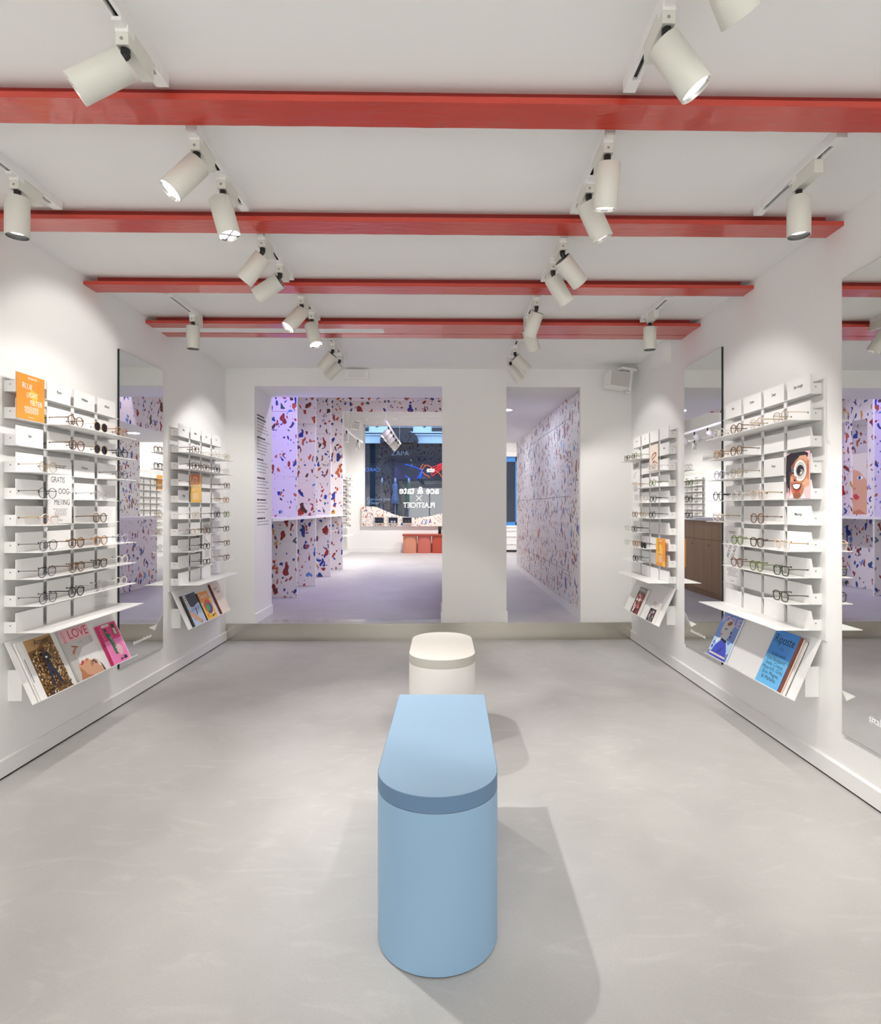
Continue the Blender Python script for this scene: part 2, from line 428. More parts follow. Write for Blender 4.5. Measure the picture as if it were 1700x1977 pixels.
# ------------------------------------------------------------------ eyewear displays
ORD = ['first', 'second', 'third', 'fourth', 'fifth', 'sixth', 'seventh', 'eighth', 'ninth', 'tenth']
def rowz(r): return 1.72 - .12 * r if r < 9 else .642
CW, CP = .18, .207
def cardy(y0, c): return y0 - .008 + CP * c
def display(s, y0, label, short, names):
    """short: set of (row, col) whose shelf stops at the card; names: {(row, col): text}"""
    xw = XL if s > 0 else XR
    L = .825
    X = lambda w: xw + s * w
    root = thing('eyewear_display', label, 'display shelf', (xw, y0 + L / 2, .3))
    MB().box((X(0), y0 - .03, .60), (X(.006), y0 + L - .06, 1.79)).build('back_panel', 'panel', root)
    u = V((0, s, 0))
    for r in range(10):
        z = rowz(r); mb = MB()
        mb.box((X(.006), y0, z), (X(.009), y0 + L, z + .05))
        for c in range(4):
            D = .064 if (r, c) in short or r == 0 else (.165 if r < 9 else .21)
            ya, yb = y0 + L * c / 4, y0 + L * (c + 1) / 4
            mb.box((X(.006), ya, z), (X(D), yb, z + .0028))
        mb.box((X(.006), y0 - .001, z), (X(.056), y0 + .003, z + .05))
        mb.box((X(.030), y0 - .0016, z + .030), (X(.036), y0 - .0009, z + .036), 1)
        for c in range(1, 4):
            yc = y0 + L * c / 4
            mb.box((X(.048), yc - .012, z - .034), (X(.052), yc + .012, z))
        sh = mb.build('shelf', ['white', 'grey_ink'], root)
        for c in range(4):
            if r == 9 and s > 0 and c == 3: continue
            ya = cardy(y0, c); yb = ya + CW
            h = .09
            cm = MB()
            cm.box((X(.060), ya, z + .003), (X(.0625), yb, z + h))
            g = yb if s < 0 else ya
            gs = ya if s < 0 else yb
            # folded end gusset on the side seen from the room, and two temple holes
            gy = ya + .002 if s < 0 else yb - .004
            cm.slab([(X(.060), gy, z + .003), (X(.040), gy, z + .003), (X(.056), gy, z + h), (X(.060), gy, z + h)], (0, .0022, 0))
            if r and (r, c) not in short and r < 9:
                for q in (-.07, .06):
                    cm.lathe([(.0014, 0), (.0042, 0), (.0042, .0008), (.0014, .0008)], (X(.0625), (ya + yb) / 2 - .004 + q, z + .037), 12, 1, (s, 0, 0))
            t = names.get((r, c))
            if t:
                cm.text(t, (X(.0631), (ya + yb) / 2, z + .045), u, (0, 0, 1), .019, 1, bold=.012)
            cm.build('card_holder', ['card', 'ink'], sh)
    # magazine rack
    mb = MB(); T0 = V((X(.008), 0, .60)); B0 = V((X(.132), 0, .322))
    up = (T0 - B0).normalized(); nn = V((up.z * s, 0, -up.x * s)).normalized()
    if nn.x * s < 0: nn = -nn
    pts = [T0, B0, B0 + nn * .045 , B0 + nn * .045 + up * .004, B0 + up * .003 + nn * .003, T0 + nn * .003]
    mb.slab([p + V((0, y0 - .005, 0)) for p in pts], (0, L + .01, 0))
    mb.build('magazine_rack', 'white', root)
    MB().box((X(.0), y0 + .03, .33), (X(.062), y0 + L - .03, .47)).build('rack_bracket', 'white', root)
    return dict(s=s, y0=y0, xw=xw, B=B0 + up * .0035, up=up, n=nn)

D = {}
D['L1'] = display(1, 2.665, 'white eyewear display with pink magazines on left wall nearest the camera',
    {(1, 0), (2, 0), (3, 1), (3, 2), (4, 1), (4, 3), (5, 1), (5, 3)},
    {(0, 1): 'Ryan', (0, 2): 'William', (0, 3): 'Alfred', (2, 0): 'Jay', (3, 2): 'Wilson'})
D['L2'] = display(1, 4.28, 'white eyewear display on left wall beyond the mirror, beside the rear corner',
    {(3, 1), (4, 0), (4, 1), (4, 2), (6, 2), (7, 2), (8, 2), (8, 0), (3, 2), (5, 1)},
    {(0, 0): 'Max', (0, 1): 'Robin', (0, 2): 'Tilly', (0, 3): 'Pip', (4, 0): 'Hugo'})
D['R1'] = display(-1, 2.66, 'white eyewear display with blue magazines on right wall nearest the camera',
    {(2, 0), (2, 1), (3, 0), (3, 1), (4, 0), (5, 0), (5, 2), (6, 3), (7, 3), (8, 1), (8, 2), (8, 3)},
    {(0, 0): 'Jay Large', (0, 1): 'Zack', (0, 2): 'Dylan', (0, 3): 'Bea', (3, 1): 'Fran', (5, 0): 'Murray'})
D['R2'] = display(-1, 4.335, 'white eyewear display on right wall beyond the mirror, below the boxed duct',
    {(1, 0), (1, 1), (2, 1), (2, 2), (2, 3), (3, 3), (4, 3), (6, 0), (6, 1), (7, 0), (8, 0), (8, 1)},
    {(0, 3): 'Max', (0, 2): 'Jo', (1, 0): 'Neil', (5, 1): 'Eli'})

# ------------------------------------------------------------------ eyewear (local: front at y=0, temples run to +y, bottom of rims at z=0)
def rim(cx, kind, k=28):
    pts = []
    for i in range(k):
        a = 2 * PI * i / k; c, q = math.cos(a), math.sin(a)
        if kind == 'round':
            x, z = .0262 * c, .0235 * math.copysign(abs(q) ** .88, q)
            if q < 0: x *= 1 - .10 * q * q
        else:
            e = .62
            x = .0272 * math.copysign(abs(c) ** e, c); z = .0215 * math.copysign(abs(q) ** e, q)
            if q < 0: x *= .94
        pts.append((cx + x, 0, .0255 + z))
    return pts
def eyewear_meshes(kind, th):
    r = .0013 if th == 'wire' else .0023
    f = MB()
    for sgn in (-1, 1): f.tube(rim(sgn * .033, kind), r, 6, closed=True)
    zb = .0345
    f.tube([(-.0078, -.001, zb), (-.0045, -.003, zb + .0035), (0, -.0035, zb + .0042), (.0045, -.003, zb + .0035), (.0078, -.001, zb)], r * 1.05, 6)
    for sgn in (-1, 1):
        f.tube([(sgn * .0585, 0, .0365), (sgn * .064, .0, .037), (sgn * .0655, .006, .036)], r * 1.25, 6)
        f.tube([(sgn * .0085, .002, .027), (sgn * .0075, .007, .022), (sgn * .0085, .008, .018)], .0011, 5)
    l = MB()
    for sgn in (-1, 1):
        o = rim(sgn * .033, kind); l.slab([(sgn * .033 + (p[0] - sgn * .033) * .97, .0006, .0255 + (p[2] - .0255) * .97) for p in o], (0, .0012, 0))
    t = []
    for sgn in (-1, 1):
        q = MB(); q.tube([(sgn * .0655, .006, .036), (sgn * .066, .04, .036), (sgn * .0665, .098, .0335), (sgn * .066, .118, .029), (sgn * .065, .139, .012)],
                         [r * 1.1, r * 1.0, r * 1.0, r * 1.3, r * 1.5], 6)
        t.append(q)
    return f, l, t
EYE = {}
def eye_proto(kind, th, fm, lm, tm):
    key = (kind, th, fm, lm, tm)
    if key in EYE: return EYE[key]
    base = ('mesh', kind, th)
    if base not in EYE: EYE[base] = eyewear_meshes(kind, th)
    f, l, t = EYE[base]
    EYE[key] = (f, l, t); return EYE[key]
EYECACHE = {}
def eyeglasses(x, y, z, rot, spec, label, group):
    """one pair: Empty > frame, lens (two), temple (two); meshes are shared between pairs of one kind"""
    kind, th, fm, lm, tm = spec
    o = thing('sunglasses' if lm == 'sunlens' else 'eyeglasses', label, 'sunglasses' if lm == 'sunlens' else 'glasses', (0, 0, 0), group)
    if spec in EYECACHE:
        for src in EYECACHE[spec]:
            c = src.copy(); col.objects.link(c); c.parent = o
    else:
        f, l, t = eye_proto(*spec)
        ch = [f.build('frame', fm, o)]
        for k in (0, 1):
            lb = MB(); n = 28 * 2
            lb.v = l.v[k * n:(k + 1) * n]; h = len(l.f) // 2
            lb.f = [tuple(i - k * n for i in q) for q in l.f[k * h:(k + 1) * h]]; lb.m = l.m[k * h:(k + 1) * h]; lb.sm = l.sm[k * h:(k + 1) * h]
            ch.append(lb.build('lens', lm, o))
        for k in (0, 1): ch.append(t[k].build('temple', tm, o))
        EYECACHE[spec] = ch
    o.location = (x, y, z); o.rotation_euler = (0, 0, rot)
    return o
SPEC = {
 'tort': ('round', 'thick', 'tort', 'lens', 'tort', 'tortoiseshell'), 'dtort': ('square', 'thick', 'dark_tort', 'lens', 'dark_tort', 'dark tortoiseshell'),
 'amber': ('round', 'thick', 'amber', 'lens', 'amber', 'amber'), 'brown': ('round', 'thick', 'brown', 'lens', 'brown', 'brown'),
 'black': ('round', 'thick', 'black', 'lens', 'black', 'black'), 'blackw': ('round', 'wire', 'black', 'lens', 'black', 'thin black'),
 'gold': ('round', 'wire', 'gold', 'lens', 'gold', 'thin gold'), 'silver': ('round', 'wire', 'silver', 'lens', 'silver', 'thin silver'),
 'clear': ('round', 'thick', 'clear', 'lens', 'clear', 'clear'), 'pink': ('round', 'thick', 'pink', 'lens', 'gold', 'pale pink'),
 'green': ('round', 'thick', 'green', 'lens', 'green', 'green'), 'dgreen': ('square', 'thick', 'dark_green', 'lens', 'dark_green', 'dark green'),
 'lilac': ('round', 'thick', 'lilac', 'lens', 'silver', 'pale lilac'), 'sunc': ('round', 'wire', 'gold', 'sunlens', 'clear', 'dark lensed'),
 'sung': ('round', 'wire', 'gold', 'sunlens', 'brown', 'gold rimmed dark'), 'sunb': ('square', 'thick', 'black', 'sunlens', 'black', 'black'),
}
PLACE = {
 'L1': {1: {1: 'tort', 2: 'sunc', 3: 'amber'}, 2: {1: 'brown', 2: 'sung', 3: 'black'}, 3: {0: 'gold', 3: 'blackw'}, 4: {0: 'blackw', 2: 'silver'},
        5: {0: 'pink', 2: 'tort'}, 6: {0: 'blackw', 1: 'tort', 2: 'amber', 3: 'lilac'}, 7: {0: 'blackw', 1: 'tort', 2: 'dtort', 3: 'clear'}, 8: {0: 'blackw', 1: 'black', 2: 'silver', 3: 'clear'}},
 'L2': {1: {0: 'tort', 2: 'clear', 3: 'gold'}, 2: {0: 'dtort', 1: 'tort', 2: 'black', 3: 'clear'}, 3: {0: 'gold', 3: 'tort'}, 4: {3: 'amber'},
        5: {0: 'gold', 2: 'black', 3: 'green'}, 6: {0: 'gold', 1: 'tort', 3: 'dtort'}, 7: {0: 'silver', 1: 'black', 3: 'tort'}, 8: {1: 'dtort', 3: 'brown'}},
 'R1': {1: {0: 'gold', 1: 'pink', 2: 'tort', 3: 'clear'}, 2: {2: 'tort', 3: 'amber'}, 3: {2: 'gold', 3: 'lilac'}, 4: {1: 'pink', 2: 'clear', 3: 'black'},
        5: {1: 'brown', 3: 'pink'}, 6: {0: 'pink', 1: 'dtort', 2: 'green'}, 7: {0: 'dgreen', 1: 'green', 2: 'brown'}, 8: {0: 'dgreen'}},
 'R2': {1: {2: 'green', 3: 'dtort'}, 2: {0: 'silver'}, 3: {0: 'green', 2: 'pink'}, 4: {0: 'black', 1: 'clear'}, 5: {0: 'black', 1: 'gold', 2: 'tort'},
        6: {2: 'black', 3: 'clear'}, 7: {1: 'sunb', 2: 'amber', 3: 'silver'}, 8: {2: 'black'}},
}
WHERE = {'L1': 'near left display', 'L2': 'far left display', 'R1': 'near right display', 'R2': 'far right display'}
for dk, rows in PLACE.items():
    d = D[dk]
    for r, cols in rows.items():
        for c, k in cols.items():
            sp = SPEC[k]
            yc = cardy(d['y0'], c) + CW / 2 - .004 + random.uniform(-.006, .006)
            word = 'sunglasses' if sp[3] == 'sunlens' else ('round glasses' if sp[0] == 'round' else 'square glasses')
            bay = ('nearest', 'second nearest', 'second farthest', 'farthest')[c]
            eyeglasses(d['xw'] + d['s'] * (.150 + random.uniform(-.004, .003)), yc, rowz(r) + .0030, d['s'] * PI / 2, sp[:5],
                       f'{sp[5]} {word} in {bay} bay, {ORD[r]} shelf from top, {WHERE[dk]}', 'eyewear on the ' + WHERE[dk])

# ------------------------------------------------------------------ printed sheets and magazines
def art(mb, o, u, v, n, w, h, items, m, base=0):
    """flat printed patches on a sheet: ('p', mat, [(x,y)..]) polygons, ('e', mat, cx, cy, rx, ry), ('t', mat, text, x, y, size, align, angle)"""
    lay = .0002
    for k, it in enumerate(items):
        off = n * (lay * (1 + .15 * k))
        if it[1] not in m: m.append(it[1])
        mi = m.index(it[1])
        if it[0] == 'p': mb.add([o + u * (x * w) + v * (y * h) + off for x, y in it[2]], [tuple(range(len(it[2])))], mi)
        elif it[0] == 'e':
            _, _, cx, cy, rx, ry = it[:6]; a0 = math.radians(it[6]) if len(it) > 6 else 0
            P = []
            for q in range(20):
                a = 2 * PI * q / 20; ex, ey = rx * w * math.cos(a), ry * h * math.sin(a)
                P.append(o + u * (cx * w + ex * math.cos(a0) - ey * math.sin(a0)) + v * (cy * h + ex * math.sin(a0) + ey * math.cos(a0)) + off)
            mb.add(P, [tuple(range(20))], mi)
        elif it[0] == 't':
            _, _, t, x, y, size = it[:6]; al = it[6] if len(it) > 6 else 'C'; an = math.radians(it[7]) if len(it) > 7 else 0
            wd = it[8] if len(it) > 8 else None
            uu = u * math.cos(an) + v * math.sin(an); vv = v * math.cos(an) - u * math.sin(an)
            mb.text(t, o + u * (x * w) + v * (y * h) + off, uu, vv, size, mi, al, wd)
        elif it[0] == 'lines':
            _, _, x0, x1, y0, y1, cnt = it[:7]; cen = len(it) > 7
            for q in range(cnt):
                y = y1 + (y0 - y1) * (q + .5) / cnt; hh = abs(y1 - y0) / cnt * .22
                a, b_ = x0, x1 - (x1 - x0) * random.uniform(0, .35)
                if cen: t_ = (x0 + x1 - a - b_) / 2; a += t_; b_ += t_
                x = a
                while x < b_:
                    xe = min(b_, x + (x1 - x0) * random.uniform(.06, .16))
                    mb.add([o + u * (xx * w) + v * (yy * h) + off for xx, yy in ((x, y - hh), (xe, y - hh), (xe, y + hh), (x, y + hh))], [(0, 1, 2, 3)], mi)
                    x = xe + (x1 - x0) * .035

def sheet(d, c, z0, z1, name, label, cat, base, items, w=.067, width=None, yoff=0.):
    s = d['s']; ya = cardy(d['y0'], c) - .002 + yoff; W = width or CW + .004
    x = d['xw'] + s * w; u = V((0, s, 0)); v = V((0, 0, 1)); n = V((s, 0, 0))
    o = V((x, ya if s > 0 else ya + W, z0)); mb = MB(); m = [base]
    mb.box((x - s * .002, ya, z0), (x, ya + W, z1))
    art(mb, o, u, v, n, W, z1 - z0, items, m)
    return tag(mb.build(name, m, loc=(x, ya + W / 2, z0)), label, cat)

sheet(D['L1'], 0, 1.604, 1.808, 'poster', 'orange poster reading BLUE LIGHT FILTER at top of near left display', 'poster', 'orange', [
    ('e', 'yellow2', .55, .5, .2, .16, 40), ('e', 'orange', .4, .42, .15, .14, 30),
    ('lines', 'card', .32, .78, .90, .955, 2, 1), ('t', 'card', 'BLUE', .18, .70, .034, 'L', -4, .066), ('t', 'card', 'LIGHT', .34, .50, .034, 'L', 0, .074), ('t', 'card', 'FILTER', .47, .335, .034, 'L', 0, .082),
    ('lines', 'card', .24, .82, .14, .30, 5, 1), ('t', 'card', 'ace & tate', .5, .04, .009)])
sheet(D['L1'], 1, 1.124, 1.432, 'poster', 'tall white poster reading GRATIS OOG-METING on near left display', 'poster', 'card', [
    ('lines', 'ink', .3, .8, .88, .94, 2), ('t', 'ink', 'GRATIS', .12, .655, .04, 'L', 0, .105), ('t', 'ink', 'OOG-', .42, .475, .04, 'L', 0, .095), ('t', 'ink', 'METING', .25, .30, .04, 'L', 0, .12),
    ('lines', 'grey_ink', .2, .85, .12, .245, 5, 1), ('t', 'ink', 'ace & tate', .5, .045, .01)])
sheet(D['L2'], 1, 1.245, 1.458, 'poster', 'orange and yellow poster in the middle of far left display', 'poster', 'yellow', [
    ('p', 'orange2', [(0, .62), (.85, .66), (.85, 1), (0, 1)]), ('p', 'yellow', [(.82, .62), (1, .62), (1, 1), (.86, 1)]), ('lines', 'card', .2, .7, .84, .92, 2, 1),
    ('t', 'card', 'BLUE', .55, .52, .022, 'L', -35), ('t', 'card', 'LICHT', .12, .40, .024, 'L'), ('lines', 'card', .15, .8, .1, .34, 5, 1)])
sheet(D['L2'], 2, .765, 1.068, 'poster', 'tall white printed poster low on far left display', 'poster', 'card', [
    ('p', 'lightgrey', [(0, .72), (1, .72), (1, 1), (0, 1)]), ('lines', 'ink', .2, .8, .86, .94, 2, 1), ('t', 'ink', 'DE', .15, .66, .022, 'L', -18), ('t', 'ink', 'BESTE', .25, .58, .022, 'L', -18), ('t', 'ink', 'GLAZEN', .2, .5, .022, 'L', -18),
    ('lines', 'grey_ink', .2, .8, .14, .34, 5, 1), ('t', 'ink', 'ace & tate', .5, .05, .01)])
sheet(D['R1'], 3, .765, 1.092, 'poster', 'tall white poster reading BESTE GLAZEN low on near right display', 'poster', 'card', [
    ('lines', 'ink', .25, .75, .88, .93, 2, 1), ('t', 'ink', 'DE', .12, .62, .032, 'L', 50), ('t', 'ink', 'BESTE', .22, .44, .034, 'L', 58), ('t', 'ink', 'GLAZEN', .5, .42, .034, 'L', 58),
    ('lines', 'grey_ink', .15, .85, .13, .30, 6, 1), ('t', 'ink', 'ace & tate', .5, .045, .01)])
sheet(D['R1'], 0, 1.245, 1.462, 'photo_poster', 'photo poster of smiling person holding a lens over one eye', 'poster', 'pinkpale', [
    ('p', 'hair', [(.02, .95), (.0, .5), (.06, .25), (.14, .22), (.2, .5), (.45, .8), (.9, .84), (.95, .95), (.8, 1), (.2, 1)]),
    ('p', 'skin2', [(.2, .3), (.17, .55), (.25, .72), (.45, .85), (.8, .88), (.95, .6), (.85, .3), (.7, .08), (.5, .02), (.33, .05), (.25, .15)]),
    ('p', 'skin3', [(.3, .05), (.35, .12), (.6, .12), (.66, .05), (.55, 0), (.38, 0)]),
    ('p', 'skin', [(.48, .84), (.6, .92), (.85, .92), (.98, .8), (.98, .35), (.8, .28), (.62, .28), (.9, .45), (.85, .78), (.7, .85), (.56, .8)]),
    ('p', 'tealc', [(.22, .60), (.42, .60), (.42, .64), (.22, .64)]), ('e', 'hair', .3, .56, .07, .02),
    ('e', 'card', .61, .6, .26, .23), ('e', 'lightgrey', .63, .6, .21, .19), ('e', 'hair', .62, .6, .16, .12), ('e', 'midgrey', .66, .56, .1, .07), ('e', 'black', .6, .58, .05, .05), ('e', 'card', .65, .55, .03, .02),
    ('p', 'hair', [(.0, .6), (.03, .6), (.05, .15), (.02, .1)]), ('p', 'hair', [(.07, .6), (.11, .6), (.1, .12), (.07, .16)]), ('p', 'hair', [(.13, .6), (.17, .6), (.19, .2), (.15, .08)]), ('p', 'hair', [(.18, .75), (.24, .75), (.25, .42), (.21, .38)]), ('p', 'skin3', [(.26, .72), (.4, .8), (.36, .68), (.27, .64)]), ('e', 'skin2', .40, .44, .08, .05), ('p', 'skin', [(.2, .38), (.34, .36), (.3, .48), (.22, .5)]), ('p', 'skin', [(.74, .2), (.8, .3), (.98, .4), (.98, .28)]), ('p', 'skin2', [(.88, .8), (.97, .8), (.97, .4), (.9, .42)]), ('p', 'skin3', [(.92, .72), (.96, .72), (.96, .52), (.92, .5)]), ('p', 'card', [(.2, 0), (.34, .04), (.28, .1), (.16, .04)]), ('p', 'card', [(.66, 0), (.76, .12), (.86, .02), (.84, 0)]), ('p', 'black', [(.36, .42), (.44, .41), (.42, .38), (.35, .38)]), ('p', 'maroon', [(.25, .31), (.45, .34), (.7, .31), (.62, .2), (.48, .17), (.34, .2)]), ('p', 'card', [(.3, .30), (.45, .32), (.64, .30), (.58, .23), (.47, .2), (.36, .23)]),
    ('p', 'lip', [(.34, .19), (.48, .16), (.62, .19), (.56, .13), (.42, .13)])])
sheet(D['R2'], 1, 1.484, 1.70, 'photo_poster', 'cream photo poster showing one tilted pair of brown glasses', 'poster', 'cream', [
    ('p', 'brownc', [(.2, .5), (.35, .66), (.62, .72), (.82, .68), (.8, .6), (.55, .5), (.3, .42), (.28, .46), (.55, .56), (.74, .63), (.62, .67), (.38, .6), (.26, .48)]),
    ('p', 'brownc', [(.35, .38), (.6, .42), (.95, .3), (.93, .27), (.6, .37), (.38, .34)]), ('e', 'brownc', .48, .24, .2, .12), ('e', 'cream', .48, .24, .17, .1)])
sheet(D['R2'], 3, 1.245, 1.60, 'poster', 'tall white poster with grey square on far right display', 'poster', 'card', [
    ('p', 'midgrey', [(.1, .82), (.8, .86), (.8, .97), (.1, .94)]), ('t', 'ink', 'GRATIS', .15, .58, .024, 'L', 40), ('t', 'ink', 'OOG-', .15, .36, .026, 'L'), ('t', 'ink', 'METING', .15, .28, .026, 'L'), ('lines', 'grey_ink', .2, .8, .06, .2, 5, 1)])
sheet(D['R2'], 0, .765, .972, 'poster', 'orange poster low on far right display beside the mirror', 'poster', 'orange', [
    ('p', 'yellow2', [(0, .1), (.22, .1), (.22, 1), (0, 1)]), ('e', 'yellow2', .55, .6, .24, .14, -60), ('p', 'yellow2', [(.7, 0), (1, 0), (1, .2), (.75, .2)]), ('lines', 'card', .3, .7, .88, .94, 1, 1),
    ('t', 'card', 'BLUE', .4, .72, .02, 'L', -50), ('t', 'card', 'LICHT', .2, .45, .024, 'L'), ('lines', 'card', .25, .75, .12, .38, 5, 1)], w=.09)

def magazine(d, y_left, w, h, t, label, items, cover='paper', n_off=0., pages='paper', spine=None, name='magazine', tilt=0., curl=0.):
    """y_left: where the lower left corner (seen from the room) sits on the rack ledge"""
    s = d['s']; u = V((0, s, 0)); up = d['up']; n = d['n']
    o = V((d['B'].x, y_left, d['B'].z)) + n * (.0045 + n_off)
    r = thing(name, label, 'book' if name == 'book' else 'magazine', o + u * (w / 2))
    pg = MB(); pg.slab([o + u * .0015, o + u * w * .992, o + u * w * .992 + up * (h * .99), o + u * .0015 + up * (h * .99)], n * (t - .0012)); pg.build('pages', pages, r)
    cv = MB(); m = [cover]
    o2 = o + n * (t - .001); N = 8
    front = []
    for i in range(N + 1):
        k = i / N; lift = curl * max(0, k - .5) ** 2 * 4
        front.append((o2 + u * (w * k) + n * lift, k))
    for i in range(N):
        a, b_ = front[i][0], front[i + 1][0]
        cv.slab([a, b_, b_ + up * h, a + up * h], n * .001)
    art(cv, o + n * t, u, up, n, w, h, items, m)
    cv.build('cover', m, r)
    sp = MB(); sp.slab([o, o + up * h, o + up * h + n * t, o + n * t], u * .0014); sp.build('spine', spine or cover, r)
    bc = MB(); bc.slab([o, o + u * w, o + u * w + up * h, o + up * h], n * .0008); bc.build('back_cover', spine or cover, r)
    return r
leaves = [('p', 'leaf', [(.2, 0), (1, 0), (1, .98), (.2, .98)]), ('p', 'sand', [(.2, .78), (.5, .8), (.75, .93), (1, .95), (1, .98), (.2, .98)])]
rnd = random.Random(3)
for _ in range(420):
    x, y = rnd.uniform(.22, .98), rnd.uniform(.01, .86)
    if y > .74 + .2 * (x - .3): continue
    leaves.append(('e', rnd.choice(['leaf2', 'leafd', 'sand', 'skin3', 'leaf2', 'cream', 'leaf2', 'leafd']), x, y, rnd.uniform(.012, .035), rnd.uniform(.008, .018), rnd.uniform(0, 180)))
person_on_cover = [('e', 'skindark', .55, .745, .045, .03), ('p', 'hair', [(.47, .69), (.55, .715), (.64, .69), (.70, .58), (.66, .55), (.62, .6), (.62, .48), (.48, .48), (.49, .6), (.44, .56)]),
    ('p', 'navy', [(.48, .49), (.62, .49), (.68, .32), (.74, .14), (.68, .12), (.6, .3), (.55, .4), (.52, .3), (.50, .12), (.44, .12), (.46, .32)]), ('p', 'card', [(.53, .6), (.59, .6), (.59, .63), (.53, .63)])]
L1, L2, R1, R2 = D['L1'], D['L2'], D['R1'], D['R2']
magazine(L1, 2.695, .232, .285, .012, 'magazine with figure standing in autumn leaves, leftmost on near left rack', [('p', 'card', [(0, 0), (.2, 0), (.2, 1), (0, 1)]), ('lines', 'midgrey', .03, .07, .05, .95, 1)] + leaves + person_on_cover +
    [('t', 'black', 'Atmos', .60, .855, .04, 'C', 0, .1), ('t', 'black', 'Latitude', .64, .07, .036, 'C', 0, .12)])
magazine(L1, 2.985, .236, .272, .010, 'grey and white magazine reading LOVE with face in profile, near left rack', [
    ('p', 'lightgrey', [(0, .0), (1, 0), (1, 1), (0, 1)]), ('p', 'pinkpale', [(0, .76), (1, .76), (1, 1), (0, 1)]), ('p', 'card', [(.12, 0), (1, 0), (1, .62), (.55, .58), (.28, .42)]),
    ('t', 'crimson', 'LOVE', .6, .80, .068), ('t', 'crimson', 'LOVE', .06, .97, .026, 'L', -90), ('t', 'midgrey', 'Reality', .55, .68, .014), ('lines', 'midgrey', .88, .95, .6, .74, 4),
    ('p', 'skin', [(.10, 0), (.17, .13), (.175, .25), (.19, .29), (.24, .31), (.29, .295), (.30, .335), (.34, .34), (.36, .365), (.42, .335), (.50, .36), (.555, .35), (.60, .30), (.66, .285), (.74, .295), (.86, .24), (.95, .13), (.985, 0)]),
    ('p', 'skin2', [(.10, 0), (.17, .13), (.30, .09), (.42, .03), (.55, 0)]), ('p', 'skin2', [(.17, .13), (.175, .25), (.22, .22), (.30, .14), (.34, .08)]), ('p', 'skin2', [(.62, .28), (.70, .285), (.68, .2), (.58, .16), (.56, .22)]), ('p', 'hair', [(.9, .19), (.95, .13), (.985, 0), (.93, 0), (.92, .1)]), ('p', 'cream', [(.78, .26), (.86, .235), (.92, .12), (.84, .12)]),
    ('p', 'lip', [(.225, .305), (.295, .298), (.30, .33), (.35, .34), (.40, .30), (.34, .275), (.29, .26)]), ('e', 'skin2', .50, .315, .04, .02, 20), ('e', 'maroon', .73, .225, .085, .03, -25), ('e', 'cream', .72, .215, .05, .014, -25), ('e', 'hair', .735, .212, .022, .013, -25), ('p', 'hair', [(.64, .27), (.74, .28), (.83, .23), (.83, .222), (.74, .268), (.65, .262)]),
    ('p', 'card', [(.28, .325), (.30, .335), (.265, .47), (.25, .465)]),
    ('p', 'skin2', [(.16, .55), (.36, .66), (.34, .6), (.18, .49)]), ('p', 'brownc', [(.22, .68), (.42, .62), (.42, .6), (.22, .65)])], cover='lightgrey', pages='lightgrey')
pinkdots = [('e', 'card', .16, .05 + .075 * k, .012, .008) for k in range(12)] + [('e', 'card', .94, .05 + .075 * k, .012, .008) for k in range(12)]
magazine(L1, 3.283, .19, .235, .008, 'hot pink magazine with green dress cover on near left rack', [
    ('p', 'pinkhot', [(0, .58), (1, .58), (1, 1), (0, 1)]), ('p', 'pinkmid', [(0, 0), (1, 0), (1, .58), (0, .58)]), ('p', 'crimson', [(0, 0), (.1, 0), (.1, 1), (0, 1)])] + pinkdots + [
    ('p', 'card', [(.26, .92), (.62, .92), (.62, .98), (.26, .98)]), ('t', 'ink', 'MODERN', .44, .933, .012), ('p', 'brownc', [(.68, .66), (.9, .66), (.9, .96), (.68, .96)]), ('e', 'hair', .8, .9, .06, .05), ('p', 'lightgrey', [(.72, .68), (.86, .68), (.84, .84), (.74, .84)]),
    ('p', 'greendr', [(.28, .72), (.4, .78), (.52, .72), (.55, .5), (.58, .22), (.4, .22), (.38, .5)]), ('e', 'skin3', .38, .82, .05, .045), ('e', 'hair', .37, .85, .06, .04), ('p', 'greendr', [(.26, .9), (.32, .9), (.34, .72), (.28, .7)]),
    ('e', 'pinkpale', .66, .3, .15, .14), ('p', 'skin', [(.52, .22), (.57, .22), (.6, .08), (.55, .08)]), ('p', 'ink', [(.52, .04), (.64, .06), (.64, .09), (.52, .08)]), ('p', 'navy', [(.7, .04), (.86, .04), (.86, .12), (.7, .12)])] +
    [('e', 'card', .44 + .1 * rnd.random(), .25 + .45 * rnd.random(), .01, .007) for _ in range(40)], cover='pinkhot')
magazine(L2, 4.345, .235, .245, .012, 'magazine with dark top and pale jeans cover on far left rack', [
    ('p', 'black', [(0, 0), (.1, 0), (.1, 1), (0, 1)]), ('p', 'jeanp', [(.1, 0), (1, 0), (1, .6), (.1, .52)]), ('p', 'jean', [(.2, .18), (.5, .1), (.62, .35), (.95, .3), (.95, .6), (.3, .52)]), ('p', 'navy', [(.32, .6), (.5, .56), (1, .66), (1, 1), (.26, .98)]),
    ('p', 'cream', [(.12, .58), (.28, .58), (.28, .96), (.12, .96)]), ('lines', 'ink', .15, .25, .6, .94, 5), ('p', 'navy', [(.56, .3), (.62, .3), (.66, .5), (.6, .52)]), ('p', 'skin', [(.12, .5), (.2, .48), (.45, .32), (.75, .1), (.7, .02), (.58, .02), (.3, .2), (.12, .32)]), ('p', 'skin2', [(.58, .02), (.72, .02), (.76, .12), (.66, .08)])], cover='jeanp', spine='black')
